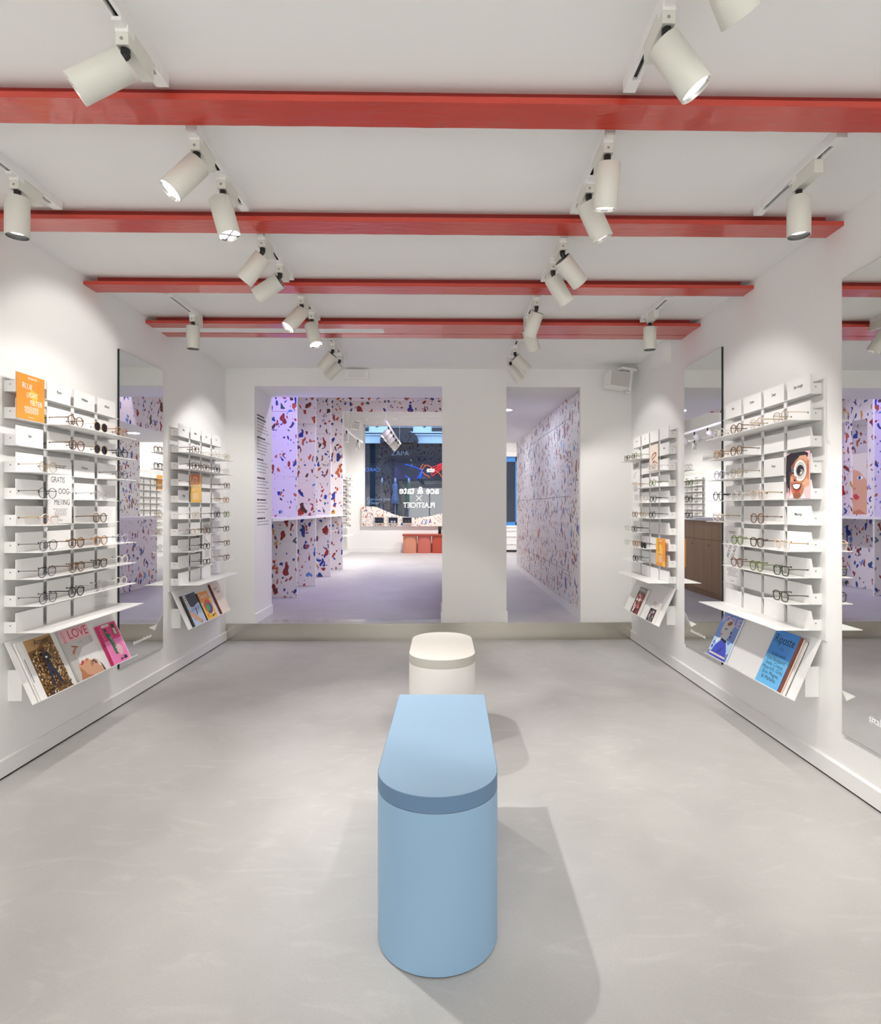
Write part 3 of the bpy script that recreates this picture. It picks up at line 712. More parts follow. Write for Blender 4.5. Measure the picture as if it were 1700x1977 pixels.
magazine(L2, 4.60, .195, .225, .014, 'orange magazine with round red, green and purple picture, far left rack', [
    ('p', 'yellow2', [(.0, 0), (1, 0), (1, .7), (0, .62)]), ('t', 'card', 'Season', .5, .78, .052), ('e', 'redc', .52, .48, .36, .21, 20), ('e', 'purple', .6, .36, .3, .17, 20), ('e', 'gcol', .48, .42, .18, .14, 30), ('p', 'card', [(.0, .5), (.1, .52), (.14, .62), (0, .64)]),
    ('lines', 'ink', .14, .36, .08, .22, 3), ('e', 'navy', .7, .1, .2, .03, 12), ('e', 'card', .74, .16, .06, .04)], cover='orange', spine='black', n_off=.0)
magazine(L2, 4.885, .185, .262, .018, 'pale cover book with dark red edge, rightmost on far left rack', [('t', 'purple', 'Berlin', .4, .78, .032, 'C', 8), ('t', 'purple', 'Style', .58, .66, .032, 'C', 8), ('lines', 'midgrey', .75, .9, .1, .2, 2)], cover='cream', spine='maroon', name='book')
# right wall: u runs towards the camera
magazine(R1, 3.515, .222, .268, .012, 'blue illustrated magazine reading VOGUE, far end of near right rack', [
    ('p', 'powder', [(0, .42), (1, .42), (1, 1), (0, 1)]), ('p', 'ice', [(0, .1), (.45, .1), (.75, .1), (1, .2), (1, .42), (0, .42)]), ('t', 'pinkpale', 'VOGUE', .5, .765, .074, 'C', 0, .205),
    ('e', 'lightgrey', .48, .66, .27, .24, -15), ('p', 'lightgrey', [(.3, .5), (.62, .5), (.62, .38), (.34, .42)]), ('e', 'hair', .42, .66, .06, .015, 10), ('e', 'lip', .3, .52, .03, .025), ('e', 'brownc', .5, .8, .12, .05, 20),
    ('p', 'black', [(.36, .40), (.68, .36), (.68, .42), (.4, .45)]), ('p', 'ultram', [(.1, 0), (.95, 0), (.85, .22), (.7, .36), (.4, .4), (.22, .26)]), ('p', 'navy', [(.45, .1), (.62, .24), (.61, .26), (.43, .11)]), ('p', 'cream', [(.08, .045), (.92, .045), (.92, .085), (.08, .085)]), ('p', 'card', [(.12, .3), (.24, .42), (.36, .44), (.22, .3)]),
    ('e', 'powder', .8, .55, .12, .2, 0), ('e', 'navy', .72, .62, .04, .025, 30), ('e', 'navy', .75, .53, .04, .02, 30), ('e', 'powder', .12, .3, .06, .05), ('e', 'ultram', .1, .2, .05, .04)], cover='powder')
magazine(R1, 2.945, .195, .28, .009, 'bright blue magazine reading Riposte at near end of near right rack', [
    ('p', 'sky', [(0, 0), (1, 0), (1, .53), (0, .53)]), ('t', 'ink', 'Riposte', .5, .77, .062, 'C', 0, .165), ('t', 'ink', 'nº12', .52, .66, .017), ('t', 'ink', 'In this issue', .5, .545, .022, 'C', 0, .115),
    ('t', 'ink', 'Lou Stoppard,', .5, .44, .026, 'C', 0, .15), ('t', 'ink', 'Stella Creasy,', .5, .355, .026, 'C', 0, .15), ('t', 'ink', 'Mary H.K. Choi,', .5, .27, .026, 'C', 0, .17), ('t', 'ink', 'Erin Magee,', .5, .185, .026, 'C', 0, .14), ('t', 'ink', '& Mahalia.', .5, .10, .026, 'C', 0, .125)], cover='azure', n_off=.019, pages='brownc', spine='azure')
magazine(R1, 2.942, .207, .279, .009, 'brown edged magazine directly behind the bright blue one, near right rack', [], cover='brownc', n_off=.0095, spine='brownc')
magazine(R1, 2.935, .216, .268, .008, 'cream paged magazine at the back behind the bright blue one', [], cover='paper', n_off=.001, spine='black')
coll = [('e', rnd.choice(['maroon', 'brownc', 'card', 'midgrey', 'gcol', 'redc', 'navy', 'lightgrey']), rnd.uniform(.08, .92), rnd.uniform(.06, .8), rnd.uniform(.03, .1), rnd.uniform(.03, .07), rnd.uniform(0, 180)) for _ in range(70)]
magazine(R2, 4.925, .175, .225, .026, 'thick book with dark crowded collage cover on far right rack', [('p', 'midgrey', [(0, .8), (1, .8), (1, 1), (0, 1)]), ('lines', 'card', .1, .9, .86, .95, 2)] + coll + [('p', 'card', [(.24, .06), (.4, .06), (.4, .15), (.24, .15)])], cover='maroon', name='book')
coll2 = [('e', rnd.choice(['brownc', 'pinkpale', 'midgrey', 'hair', 'lightgrey']), rnd.uniform(.1, .9), rnd.uniform(.06, .56), rnd.uniform(.05, .12), rnd.uniform(.03, .07), rnd.uniform(0, 180)) for _ in range(30)]
magazine(R2, 4.545, .125, .165, .026, 'small book with photo on lower half at near end of far right rack', [('p', 'hair', [(0, 0), (1, 0), (1, .62), (0, .62)]), ('lines', 'midgrey', .15, .85, .68, .95, 5)] + coll2, cover='paper', name='book')

# ------------------------------------------------------------------ benches
def outline(w, L, both, n=24):
    """plan outline: rounded front at y=0, length L, flat or rounded back"""
    r = w / 2; P = [(-r * math.cos(PI * i / n), r - r * math.sin(PI * i / n)) for i in range(n + 1)]
    if both: P += [(r * math.cos(PI * i / n), L - r + r * math.sin(PI * i / n)) for i in range(n + 1)]
    else: P += [(r, L - .002), (r, L), (r - .002, L), (-r + .002, L), (-r, L), (-r, L - .002)]
    return P
def bench(loc, rot, w, L, both, mats, label):
    root = thing('bench', label, 'bench', (0, 0, 0))
    P = outline(w, L, both)
    def ring(z0, z1, inset=0., bev=0.):
        k = 1 - inset / (w / 2); cx = (0, L / 2); mb = MB()
        def sc_(q, kk): return (q[0] * kk, L / 2 + (q[1] - L / 2) * (1 - (1 - kk) * w / L))
        n = len(P); Q = [sc_(q, k) for q in P]
        levels = [(z0, Q), (z1 - bev, Q)]
        if bev: levels += [(z1 - bev, Q), (z1 - bev * .3, [sc_(q, k - bev * .3 / (w / 2)) for q in P]), (z1, [sc_(q, k - bev / (w / 2)) for q in P])]
        def band(la, lb):
            vs = [(q[0], q[1], z) for z, R_ in (la, lb) for q in R_]
            mb.add(vs, [(i, (i + 1) % n, n + (i + 1) % n, n + i) for i in range(n)], 0, True)
        band(levels[0], levels[1])
        for l in range(2, len(levels) - 1): band(levels[l], levels[l + 1])
        tp = [(q[0], q[1], levels[-1][0]) for q in levels[-1][1]]; bt = [(q[0], q[1], z0) for q in Q]
        mb.add(tp, [tuple(range(n))]); mb.add(bt, [tuple(range(n - 1, -1, -1))])
        return mb
    ring(0.004, .4195).build('body', mats[0], root)
    ring(.4195, .4210, .002).build('seam', 'gold', root)
    c = ring(.4210, .463, 0, .0015)
    # the top face of the cushion has its own covering
    c.m = [0] * len(c.m); c.m[-2] = 1
    c.build('cushion', [mats[1], mats[2]], root)
    ring(0, .0042, .004).build('base', 'black', root)
    root.location = loc; root.rotation_euler = (0, 0, rot)
    return root
cs, sn = math.cos(math.radians(1)), math.sin(math.radians(1))
def camxy(l, d): return (l * cs + d * sn, -l * sn + d * cs)
bx, by = camxy(-.0415, 1.504)
bench((bx, by, 0), math.radians(-1.0), .337, .832, False, ('blue_body', 'blue_edge', 'blue_seat'), 'pale blue bench with rounded front end in the foreground')
bench((0.0, 2.857, 0), 0, .337, .657, True, ('white_body', 'white_edge', 'white_seat'), 'white bench with both ends rounded, behind the blue bench')

# ------------------------------------------------------------------ spotlight tracks and spotlights
def track(x, y0, y1, label, w=.034):
    r = thing('lighting_track', label, 'lighting track', (x, (y0 + y1) / 2, ZC), 'ceiling lighting tracks')
    b = MB()
    b.box((x - w / 2, y0, 2.438), (x - .007, y1, ZC)); b.box((x + .007, y0, 2.438), (x + w / 2, y1, ZC)); b.box((x - .007, y0, 2.450), (x + .007, y1, ZC))
    b.build('rail', 'white', r)
    MB().box((x - .0068, y0 + .045, 2.4485), (x + .0068, y1 - .045, 2.4499)).build('slot', 'slot', r)
    for ya, yb in ((y0 - .004, y0 + .045), (y1 - .045, y1 + .004)):
        MB().box((x - w / 2 - .001, ya, 2.4365), (x + w / 2 + .001, yb, ZC)).build('end_cap', 'white', r)
    return r
xi, xj, xo, xp = -.82, .556, -1.59, 1.333
spans = [(1.0, 1.745), (1.95, 2.47), (2.70, 3.215), (3.44, 3.905), (4.32, 4.98)]
nm = ['in front of the nearest red beam', 'between first and second red beams', 'between second and third red beams', 'between third and thin rear beams', 'behind the rear red beams']
for (a, b_), t in zip(spans, nm):
    track(xi, a, b_, 'white lighting track left of centre, ' + t); track(xj, a, b_, 'white lighting track right of centre, ' + t)
for x, sd in ((xo, 'left'), (xp, 'right')):
    track(x, 1.95, 2.47, f'white lighting track along {sd} wall, between first and second red beams')
    track(x, 3.44, 3.905, f'white lighting track along {sd} wall, between third and rear red beams')

def spot_power(o, d, loc, e, ang, blend=.35, c=(1, .972, .93), name='spot_bulb', rad=.022):
    l = bpy.data.lights.new(name, 'SPOT'); l.energy = e; l.spot_size = math.radians(ang); l.spot_blend = blend; l.color = c; l.shadow_soft_size = rad
    ob = bpy.data.objects.new(name, l); col.objects.link(ob)
    ob.rotation_euler = V(d).to_track_quat('-Z', 'Y').to_euler(); ob.location = loc
    if o is not None: ob.parent = o; ob.location = V(loc) - V(o.location)
    return ob
EN = 36
def spotlight(x, y, d, label, bd=1, ring='white', en=1.0, ang=58, blend=.35, drop=0., cross=False):
    """x, y: where the stem hangs; d: direction the lamp points; bd: side to which the driver box extends"""
    d = V(d).normalized(); ztop = 2.438
    r = thing('spotlight', label, 'spotlight', (x, y, ztop), 'cylindrical track spotlights')
    ya, yb = y - bd * .018, y + bd * .118
    bx_ = MB(); bx_.bbox((x - .0165, ya, 2.388), (x + .0165, yb, 2.4375), .0015)
    dr = bx_.build('driver_box', 'lamp', r)
    ad = MB(); ad.box((x - .0168, y - bd * .0195, 2.4195), (x + .0168, y + bd * .012, 2.4385)); ad.box((x - .012, y - bd * .045, 2.428), (x + .012, y - bd * .018, 2.4382))
    ad.build('adapter', 'white', r)
    sc_ = MB(); sc_.cyl((x - .001, y - bd * .0188, 2.404), (x - .001, y - bd * .0179, 2.404), .0045, 12, 0); sc_.build('lock_screw', 'grey_ink', dr)
    st = MB(); piv = V((x, y, 2.371 - drop))
    st.cyl((x, y, 2.3895), piv, .0118, 16); st.tube([piv + V((0, 0, .006)), piv, piv + d * .022], [.0118, .0105, .0105], 12)
    st.build('stem', 'lampblack', r)
    side = d.cross(V((0, 0, 1)))
    back = piv + d * .012
    if d.z > -.97:
        # the head hangs off its knuckle a little towards the way it points
        perp = (V((0, 0, -1)) - d * d.dot(V((0, 0, -1)))); 
        if perp.length > 1e-4: back = back + perp.normalized() * .016
    L, R = .143, .0405
    hd = MB(); hd.lathe([(R - .001, 0), (R, .001), (R, L - .001), (R - .0008, L), (R - .0026, L), (R - .003, L - .03)], back, 40, 0, d)
    head = hd.build('lamp_head', 'lamp', r)
    bk = MB(); bk.lathe([(0, .0006), (R - .001, .0006)], back, 40, 0, d); bk.build('back_plate', 'lampblack', head)
    if ring == 'black':
        rg = MB(); rg.lathe([(R - .003, L - .001), (R - .0035, L - .004), (R - .008, L - .02), (R - .0082, L - .022)], back, 40, 0, d); rg.build('baffle', 'lampblack', head)
        gl = MB(); gl.lathe([(0, L - .021), (R - .008, L - .021)], back, 32, 0, d); gl.build('bulb_glow', 'glow', head)
    else:
        rg = MB(); rg.lathe([(R - .003, L - .001), (R - .0045, L - .006), (R - .006, L - .009)], back, 40, 0, d); rg.build('reflector', 'chrome', head)
        gl = MB(); gl.lathe([(0, L - .009), (R - .0055, L - .009)], back, 32, 0, d); gl.build('bulb_glow', 'glow', head)
        if cross:
            a = d.orthogonal().normalized(); b = d.cross(a); cr = MB()
            for q in (a, b): cr.cyl(back + d * (L - .004) - q * (R - .004), back + d * (L - .004) + q * (R - .004), .0022, 6)
            cr.build('cross_louvre', 'lampblack', head)
    spot_power(r, d, back + d * (L + .004), EN * en, ang, blend)
    return r
# left of centre
spotlight(xi, 1.545, (-.80, -.16, -.58), 'white spotlight pointing left in front of the nearest red beam', ang=60)
spotlight(xi, 1.99, (-.53, -.30, -.79), 'spotlight with glowing mouth facing left, front of pair behind first beam, left side')
spotlight(xi, 2.225, (.27, -.02, -.96), 'spotlight tilted right with a cross louvre, overlapping the second beam, left side', cross=True, en=3.0, ang=64, blend=.95)
spotlight(xi, 2.715, (-.66, .13, -.74), 'front spotlight of the pair crossing the third beam, left of centre', en=.56, ang=77, blend=.4)
spotlight(xi, 3.005, (-.85, .10, -.52), 'rear spotlight of the pair crossing the third beam, left of centre', en=.56, ang=77, blend=.4)
spotlight(xi, 3.465, (-.52, -.34, -.78), 'glowing spotlight facing left, front of the pair at the rear beams, left side')
spotlight(xi, 3.735, (.28, -.22, -.93), 'spotlight with cross louvre, rear of the pair at the rear beams, left side', cross=True, en=2.4, ang=62, blend=.8)
spotlight(xi, 4.445, (-.66, .20, -.72), 'front spotlight of the last pair before the dividing wall, left of centre', en=.58, ang=71, blend=.4)
spotlight(xi, 4.745, (-.74, .12, -.66), 'rear spotlight of the last pair before the dividing wall, left of centre', en=.58, ang=71, blend=.4)
# right of centre
spotlight(xj, 1.20, (.60, .40, -.70), 'spotlight whose tip only shows at the very top edge of the view')
spotlight(xj, 1.455, (.55, -.05, -.83), 'large white spotlight pointing right in front of the nearest red beam', ang=60)
spotlight(xj, 1.98, (-.02, .26, -.965), 'upright spotlight, front of the pair behind the first beam, right of centre', ang=62)
spotlight(xj, 2.23, (.46, .12, -.88), 'spotlight tilted right behind the upright one at the second beam, right side', en=1.1)
spotlight(xj, 2.72, (.66, .34, -.66), 'spotlight showing its black back plate, front of the pair at the third beam, right side', en=.56, ang=77, blend=.4)
spotlight(xj, 2.95, (.54, .12, -.83), 'rear spotlight of the pair crossing the third beam, right of centre', en=.56, ang=77, blend=.4)
spotlight(xj, 3.47, (-.28, .42, -.86), 'spotlight pointing away with black back plate at the rear beams, right side', ang=62)
spotlight(xj, 3.80, (.36, .36, -.86), 'spotlight half hidden behind another at the rear beams, right of centre')
spotlight(xj, 4.50, (.72, .22, -.65), 'front spotlight of the last pair before the dividing wall, right of centre', en=.58, ang=71, blend=.4)
spotlight(xj, 4.79, (.60, .10, -.78), 'rear spotlight of the last pair before the dividing wall, right of centre', en=.58, ang=71, blend=.4)
# along the walls
spotlight(xo, 2.24, (0, 0, -1), 'upright spotlight with black rim at the left edge of the view', ring='black', ang=70, en=.8)
spotlight(xo, 3.80, (0, 0, -1), 'small upright spotlight near left wall at the rear beams', ring='black', ang=70, en=.8)
spotlight(xp, 2.185, (0, 0, -1), 'upright spotlight with black rim near right wall at the second beam', bd=-1, ring='black', ang=70, en=.8)
spotlight(xp, 3.77, (0, 0, -1), 'small upright spotlight near right wall at the rear beams', bd=-1, ring='black', ang=70, en=.8)
# the room goes on behind the camera: its lamps
for x, y, d in ((-.82, -.6, (-.5, .2, -.8)), (-.82, .6, (-.3, .3, -.9)), (.556, -.6, (.5, .2, -.8)), (.556, .6, (.35, .3, -.88)), (-.82, -1.6, (-.4, -.3, -.8)), (.556, -1.6, (.4, -.3, -.8)), (0, -2.0, (0, -.3, -1))):
    spot_power(None, d, (x, y, 2.25), EN * .5, 80, .5, name='rear_room_bulb')

# ------------------------------------------------------------------ small wall fittings in the front room
def speaker(x, y, z, label, sc_=1., yaw=.35):
    r = thing('wall_speaker', label, 'speaker', (0, 0, 0))
    q = MB(); q.bbox((-.105, -.07, -.075), (.095, .07, .075), .012); c = q.build('cabinet', 'white', r)
    MB().box((-.097, -.0715, -.066), (.087, -.0695, .066)).build('grille', 'mesh_grey', c)
    br = MB(); br.slab([(.098, -.03, .10), (.13, -.03, .10), (.125, -.03, -.085), (.10, -.03, -.085)], (0, .05, 0)); br.lathe([(0, -.012), (.02, -.012), (.02, .0), (0, .0)], (.112, -.005, -.09), 16)
    br.build('bracket', 'white', r)
    mp = MB(); mp.bbox((.01, -.05, .10), (.16, .10, .122), .006); mp.build('mount_plate', 'white', r)
    r.location = (x, y, z); r.rotation_euler = (0, math.radians(6), yaw); r.scale = (sc_,) * 3
    return r
speaker(1.54, 5.16, 2.32, 'small white speaker on bracket high in rear right corner', .95, .16)
r = thing('emergency_light', 'flat white rectangular light fitting above the wide opening', 'light fitting', (-.80, YB, 2.365), None)
b = MB(); b.bbox((-.885, YB - .04, 2.365), (-.665, YB, 2.455), .006); b.build('housing', 'white', r)
MB().box((-.845, YB - .0415, 2.378), (-.70, YB - .0395, 2.442)).build('diffuser', 'panel', r)
for k, (x, y) in enumerate(((-1.69, 4.95), (-1.25, 4.95))):
    pass

# ------------------------------------------------------------------ rear room shell
struct('floor_rear', MB().box((-2.6, YB, ST - .15), (2.6, YF, ST)), 'floor2')
struct('ceiling_rear', MB().box((-2.6, YJ, ZC2), (2.6, YF + .2, ZC2 + .1)), 'ceil')
struct('wall_alcove', MB().box((-2.25, YJ, ST), (-2.05, 10.2, ZC2)), 'terr')
struct('wall_front_left', MB().box((-2.45, 10.2, ST), (-2.2, YF, ZC2)), 'wall')
struct('wall_front_return', MB().box((-2.45, 10.14, ST), (-2.05, 10.2, ZC2)), 'wall')
struct('wall_front_right', MB().box((2.2, 10.3, ST), (2.4, YF, ZC2)), 'wall')
struct('wall_front_return_right', MB().box((1.40, 10.2, ST), (2.4, 10.3, ZC2)), 'wall')
fw = MB(); x0, x1, za, zb = -1.87, .62, .77, 3.19; u0, u1, ua, ub = 1.49, 1.98, .785, 2.43
t = .16
fw.box((-2.45, YF, ST), (x0, YF + t, ZC2)); fw.box((x0, YF, ST), (x1, YF + t, za)); fw.box((x0, YF, zb), (x1, YF + t, ZC2))
fw.box((x1, YF, ST), (u0, YF + t, ZC2)); fw.box((u0, YF, ST), (u1, YF + t, ua)); fw.box((u0, YF, ub), (u1, YF + t, ZC2)); fw.box((u1, YF, ST), (2.4, YF + t, ZC2))
struct('wall_front', fw, 'wall')
bb = MB(); bb.box((-2.2, YF - .014, ST), (2.2, YF, ST + .1)); struct('baseboard_front', bb, 'white')
bb = MB(); bb.box((-2.2, 10.2, ST), (-2.186, YF - .014, ST + .1)); struct('baseboard_front_left', bb, 'white')
w1 = MB(); w1.box((x0, YF + .06, za), (x0 + .03, YF + .12, zb)); w1.box((x1 - .03, YF + .06, za), (x1, YF + .12, zb)); w1.box((x0, YF + .06, zb - .03), (x1, YF + .12, zb)); w1.box((x0, YF + .06, za), (x1, YF + .12, za + .03))
wf = w1.build('window_1', 'white', kind='structure')
MB().box((x0 + .03, YF + .085, za + .03), (x1 - .03, YF + .093, zb - .03)).build('pane', 'winglass', wf)
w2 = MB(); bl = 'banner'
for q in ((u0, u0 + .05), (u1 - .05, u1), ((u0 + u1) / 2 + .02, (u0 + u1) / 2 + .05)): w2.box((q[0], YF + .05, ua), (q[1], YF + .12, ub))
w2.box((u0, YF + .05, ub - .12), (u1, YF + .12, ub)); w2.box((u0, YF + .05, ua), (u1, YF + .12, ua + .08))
wg = w2.build('window_2', 'azure', kind='structure')  # blue sky light on a white frame, painted in as azure
MB().box((u0 + .05, YF + .08, ua + .08), (u1 - .05, YF + .088, ub - .12)).build('pane', 'winglass', wg)
mould = MB()
for z in (.34, .52, .66, .74): mould.box((1.40, YF - .016, z), (2.19, YF, z + .02))
for z in (2.55, 2.75): mould.box((1.40, YF - .016, z), (2.19, YF, z + .03))
struct('trim_4', mould, 'white')
struct('trim_5', MB().box((1.30, YF - .02, ST), (2.19, YF - .0155, ST + .05)), 'black')

# terrazzo partitions (fin + header) with a shelf between each
pos = [('nearest', 6.93), ('second', 7.96), ('third', 9.03), ('fourth and farthest', 10.11)]
for k, (w, y) in enumerate(pos):
    r = thing('terrazzo_partition', f'{w} terrazzo partition with overhead beam on left of rear room', 'partition', (-1.87, y, ST), 'terrazzo partitions')
    zs = [ST, .81, 1.57, 2.33, ZC2]
    for i in range(4):
        MB().box((-2.05, y, zs[i] + .002), (-1.70, y + .03, zs[i + 1] - .002)).build('panel', 'terr', r)
    MB().box((-1.70, y, 2.85), (.30, y + .03, ZC2)).build('overhead_beam', 'terr', r)
    MB().box((-1.70, y + .001, ST), (-1.697, y + .029, 2.85)).build('edge_strip', 'panel', r)
ys = [YJ] + [p[1] for p in pos]
shf = thing('alcove_shelf', 'long white shelf running past the terrazzo partitions at waist height', 'shelf', (-1.87, 8, 1.07))
for k in range(4):
    ya = ys[k] + (.03 if k else 0) + .001; yb = ys[k + 1] - .001
    MB().bbox((-2.05, ya, 1.070), (-1.6975, yb, 1.098), .002).build('board', 'white', shf)
MB().box((-1.6965, YJ + .001, 1.066), (-1.688, 10.1, 1.1)).build('front_lip', 'white', shf)
# right-hand terrazzo cupboard wall
cw = thing('cupboard_wall', 'full height terrazzo cupboard wall along right side of the corridor', 'cupboard', (1.34, 7.8, ST))
yy = [5.94, 6.48, 7.6, 8.7, 10.2]; zz = [.24, .553, 1.32, 2.11, 2.33]
MB().box((1.296, 5.45 + .48, ST), (1.40, 10.2, 2.33)).build('carcass', 'grey_ink', cw)
for i in range(4):
    for j in range(4):
        pnl = MB().box((1.288, yy[i] + .003, zz[j] + .003), (1.2962, yy[i + 1] - .003, zz[j + 1] - .003)).build('door', 'terr_wall', cw)
        if j == 1 and i in (1, 3) and False: pass
for yh in (6.62, 9.55):
    h = MB(); h.cyl((1.288, yh, 1.165), (1.245, yh, 1.165), .009, 12); h.cyl((1.245, yh - .005, 1.165), (1.245, yh + .12, 1.165), .009, 12); h.lathe([(0, 0), (.024, 0), (.024, .006), (0, .006)], (1.2885, yh, 1.165), 20, 0, (-1, 0, 0))
    h.build('lever_handle', 'silver', cw)
for i in range(4): MB().box((1.284, yy[i] + .002, ST), (1.2965, yy[i + 1] - .002, .238)).build('plinth', 'white', cw)
MB().box((1.288, YB + .062, ST + .087), (1.302, 5.938, 2.302)).build('end_panel', 'terr_wall', cw)
MB().box((1.284, YB + .062, ST), (1.302, 5.938, ST + .085)).build('plinth', 'white', cw)
# lowered ceiling over the corridor
lc = MB(); lc.box((.30, YJ, 2.33), (1.40, 10.2, ZC2))
struct('ceiling_corridor', lc, 'ceil')
cl = MB(); cl.box((.296, YJ, 2.33), (.2999, 10.2, ZC2)); struct('trim_6', cl, 'terr')
cl = MB(); cl.box((.30, 10.201, 2.33), (1.40, 10.206, ZC2)); struct('trim_7', cl, 'terr')
for y, w in ((6.75, 'nearer'), (8.9, 'farther')):
    r = thing('ceiling_disc_light', f'round flush ceiling light over the corridor, the {w} one', 'ceiling light', (.72, y, 2.33), 'round flush ceiling lights')
    b = MB(); b.lathe([(.095, 0), (.095, -.008), (.085, -.010), (.085, -.004)], (.72, y, 2.33), 32); b.build('trim_ring', 'white', r)
    b = MB(); b.lathe([(0, -.006), (.085, -.006)], (.72, y, 2.33), 32); b.build('diffuser', 'disc', r)
    l = bpy.data.lights.new('disc_bulb', 'AREA'); l.shape = 'DISK'; l.size = .16; l.energy = 6; l.color = (.74, .83, 1)
    ob = bpy.data.objects.new('disc_bulb', l); col.objects.link(ob); ob.location = (.72, y, 2.318)
# counter behind the pier
ct = thing('counter', 'oak fronted counter behind the pier with terrazzo back', 'counter', (.2, 7.3, ST))
MB().box((.05, 6.35, ST + .07), (.30, 8.2, 1.05)).build('carcass', 'wood', ct)
MB().box((.03, 6.33, 1.05), (.33, 8.22, 1.085)).build('worktop', 'white', ct)
MB().box((.04, 6.35, ST), (.0498, 8.2, 1.05)).build('back_panel', 'terr', ct)
MB().box((.06, 6.38, ST), (.285, 8.17, ST + .07)).build('plinth', 'wood', ct)
for i in range(4):
    ya = 6.355 + .4615 * i
    MB().box((.3002, ya + .002, .83), (.312, ya + .459, 1.045)).build('drawer', 'wood', ct)
    dd = MB().box((.3002, ya + .002, ST + .075), (.312, ya + .459, .826)).build('door', 'wood', ct)
    kn = MB(); kn.cyl((.312, ya + .06, .76), (.3125, ya + .06, .76), .012, 12); kn.build('finger_hole', 'black', dd)
# poster and grey panel in the second alcove (seen in the big mirror)
o = V((-2.046, 7.54, 1.12)); b = MB(); m = ['cream']; b.box((-2.049, 7.54, 1.12), (-2.046, 7.80, 1.92))
art(b, o, V((0, 1, 0)), V((0, 0, 1)), V((1, 0, 0)), .26, .80, [('p', 'skin', [(0, 0), (1, 0), (1, .8), (.2, .85), (0, .6)]), ('p', 'blonde', [(0, .55), (.5, .7), (1, .75), (1, 1), (0, 1)]), ('e', 'card', .45, .6, .2, .03), ('e', 'tealc', .5, .6, .1, .028), ('e', 'black', .5, .6, .045, .016), ('p', 'skin2', [(.8, .45), (.95, .42), (.9, .4), (.78, .42)]), ('p', 'lip', [(.5, .28), (.75, .34), (1, .31), (.85, .24), (.62, .24)]), ('p', 'skin2', [(.0, .0), (.5, .08), (1, .04), (1, 0)])], m)
tag(b.build('photo_poster', m, loc=(-2.046, 7.67, 1.12)), 'tall photo poster of a pale blonde face in terrazzo alcove', 'poster')
tag(MB().box((-2.05, 7.53, 1.921), (-2.044, 7.81, 2.36)).build('alcove_mirror', 'mirror'), 'narrow mirror strip above the pale face poster in alcove', 'mirror')

# violet LED tube tucked behind the jamb
r = thing('led_tube', 'vertical violet LED tube hidden behind the left jamb', 'light tube', (-1.80, 6.0, 1.44))
b = MB(); b.cyl((-1.80, 6.0, 1.45), (-1.80, 6.0, 2.75), .012, 12); b.build('tube', 'violet_led', r)
for z in (1.44, 2.75): MB().box((-1.82, 5.931, z), (-1.78, 6.02, z + .02)).build('clip', 'white', r)

# notice on the jamb of the passage
b = MB(); n = V((1, 0, 0)); o = V((-1.6998, 5.50, 1.02))
m = ['ink']
zt = 2.06
for hd, ln in ((2, 4), (1, 5), (1, 4), (1, 5), (1, 4), (1, 2)):
    it = []
    for q in range(hd + ln):
        x = 5.46; xe = x + random.uniform(.22, .36) * (.75 if q < hd else 1)
        mi = 0 if q < hd else 1; hh = .0075 if q < hd else .0038
        while x < xe:
            w_ = random.uniform(.02, .06)
            b.add([(-1.6996, x, zt - hh), (-1.6996, x + w_, zt - hh), (-1.6996, x + w_, zt + hh), (-1.6996, x, zt + hh)], [(0, 1, 2, 3)], mi)
            x += w_ + .006
        zt -= .0295
    zt -= .026
tag(b.build('wall_notice', ['ink', 'grey_ink'], loc=(-1.6996, 5.6, .95)), 'column of small black print on left jamb of the wide opening', 'wall text')

# ------------------------------------------------------------------ far end of the rear room
def tub(x, y, r_, d_, z0, z1, n=18):
    P = [(x - (r_) * math.cos(PI * i / n), y - d_ - r_ * .35 * math.sin(PI * i / n)) for i in range(n + 1)] + [(x + r_, y + .12), (x - r_, y + .12)]
    mb = MB(); N = len(P); vs = [(q[0], q[1], z0) for q in P] + [(q[0], q[1], z1) for q in P]
    mb.add(vs, [(i, (i + 1) % N, N + (i + 1) % N, N + i) for i in range(N)] + [tuple(range(N, 2 * N)), tuple(range(N - 1, -1, -1))])
    return mb
wb = thing('window_bench', 'terracotta bench of rounded coral units below the far window', 'bench', (-.4, 13.8, ST))
for k, mm in enumerate(('peach', 'coral', 'brick', 'brick')):
    tub(-.905 + .157 + k * .335, 13.80, .155, .06, ST, ST + .40).build('unit', mm, wb)
MB().bbox((-.92, 13.66, ST + .40), (.42, 13.93, ST + .445), .012).build('seat_top', 'terracotta', wb)
b = MB(); b.lathe([(0, 0), (.036, 0), (.036, .17), (.03, .175), (0, .175)], (-.055, 13.8, ST + .446), 24)
tag(b.build('canister', 'black', loc=(-.055, 13.8, ST + .446)), 'black canister standing on the coral window bench', 'canister')
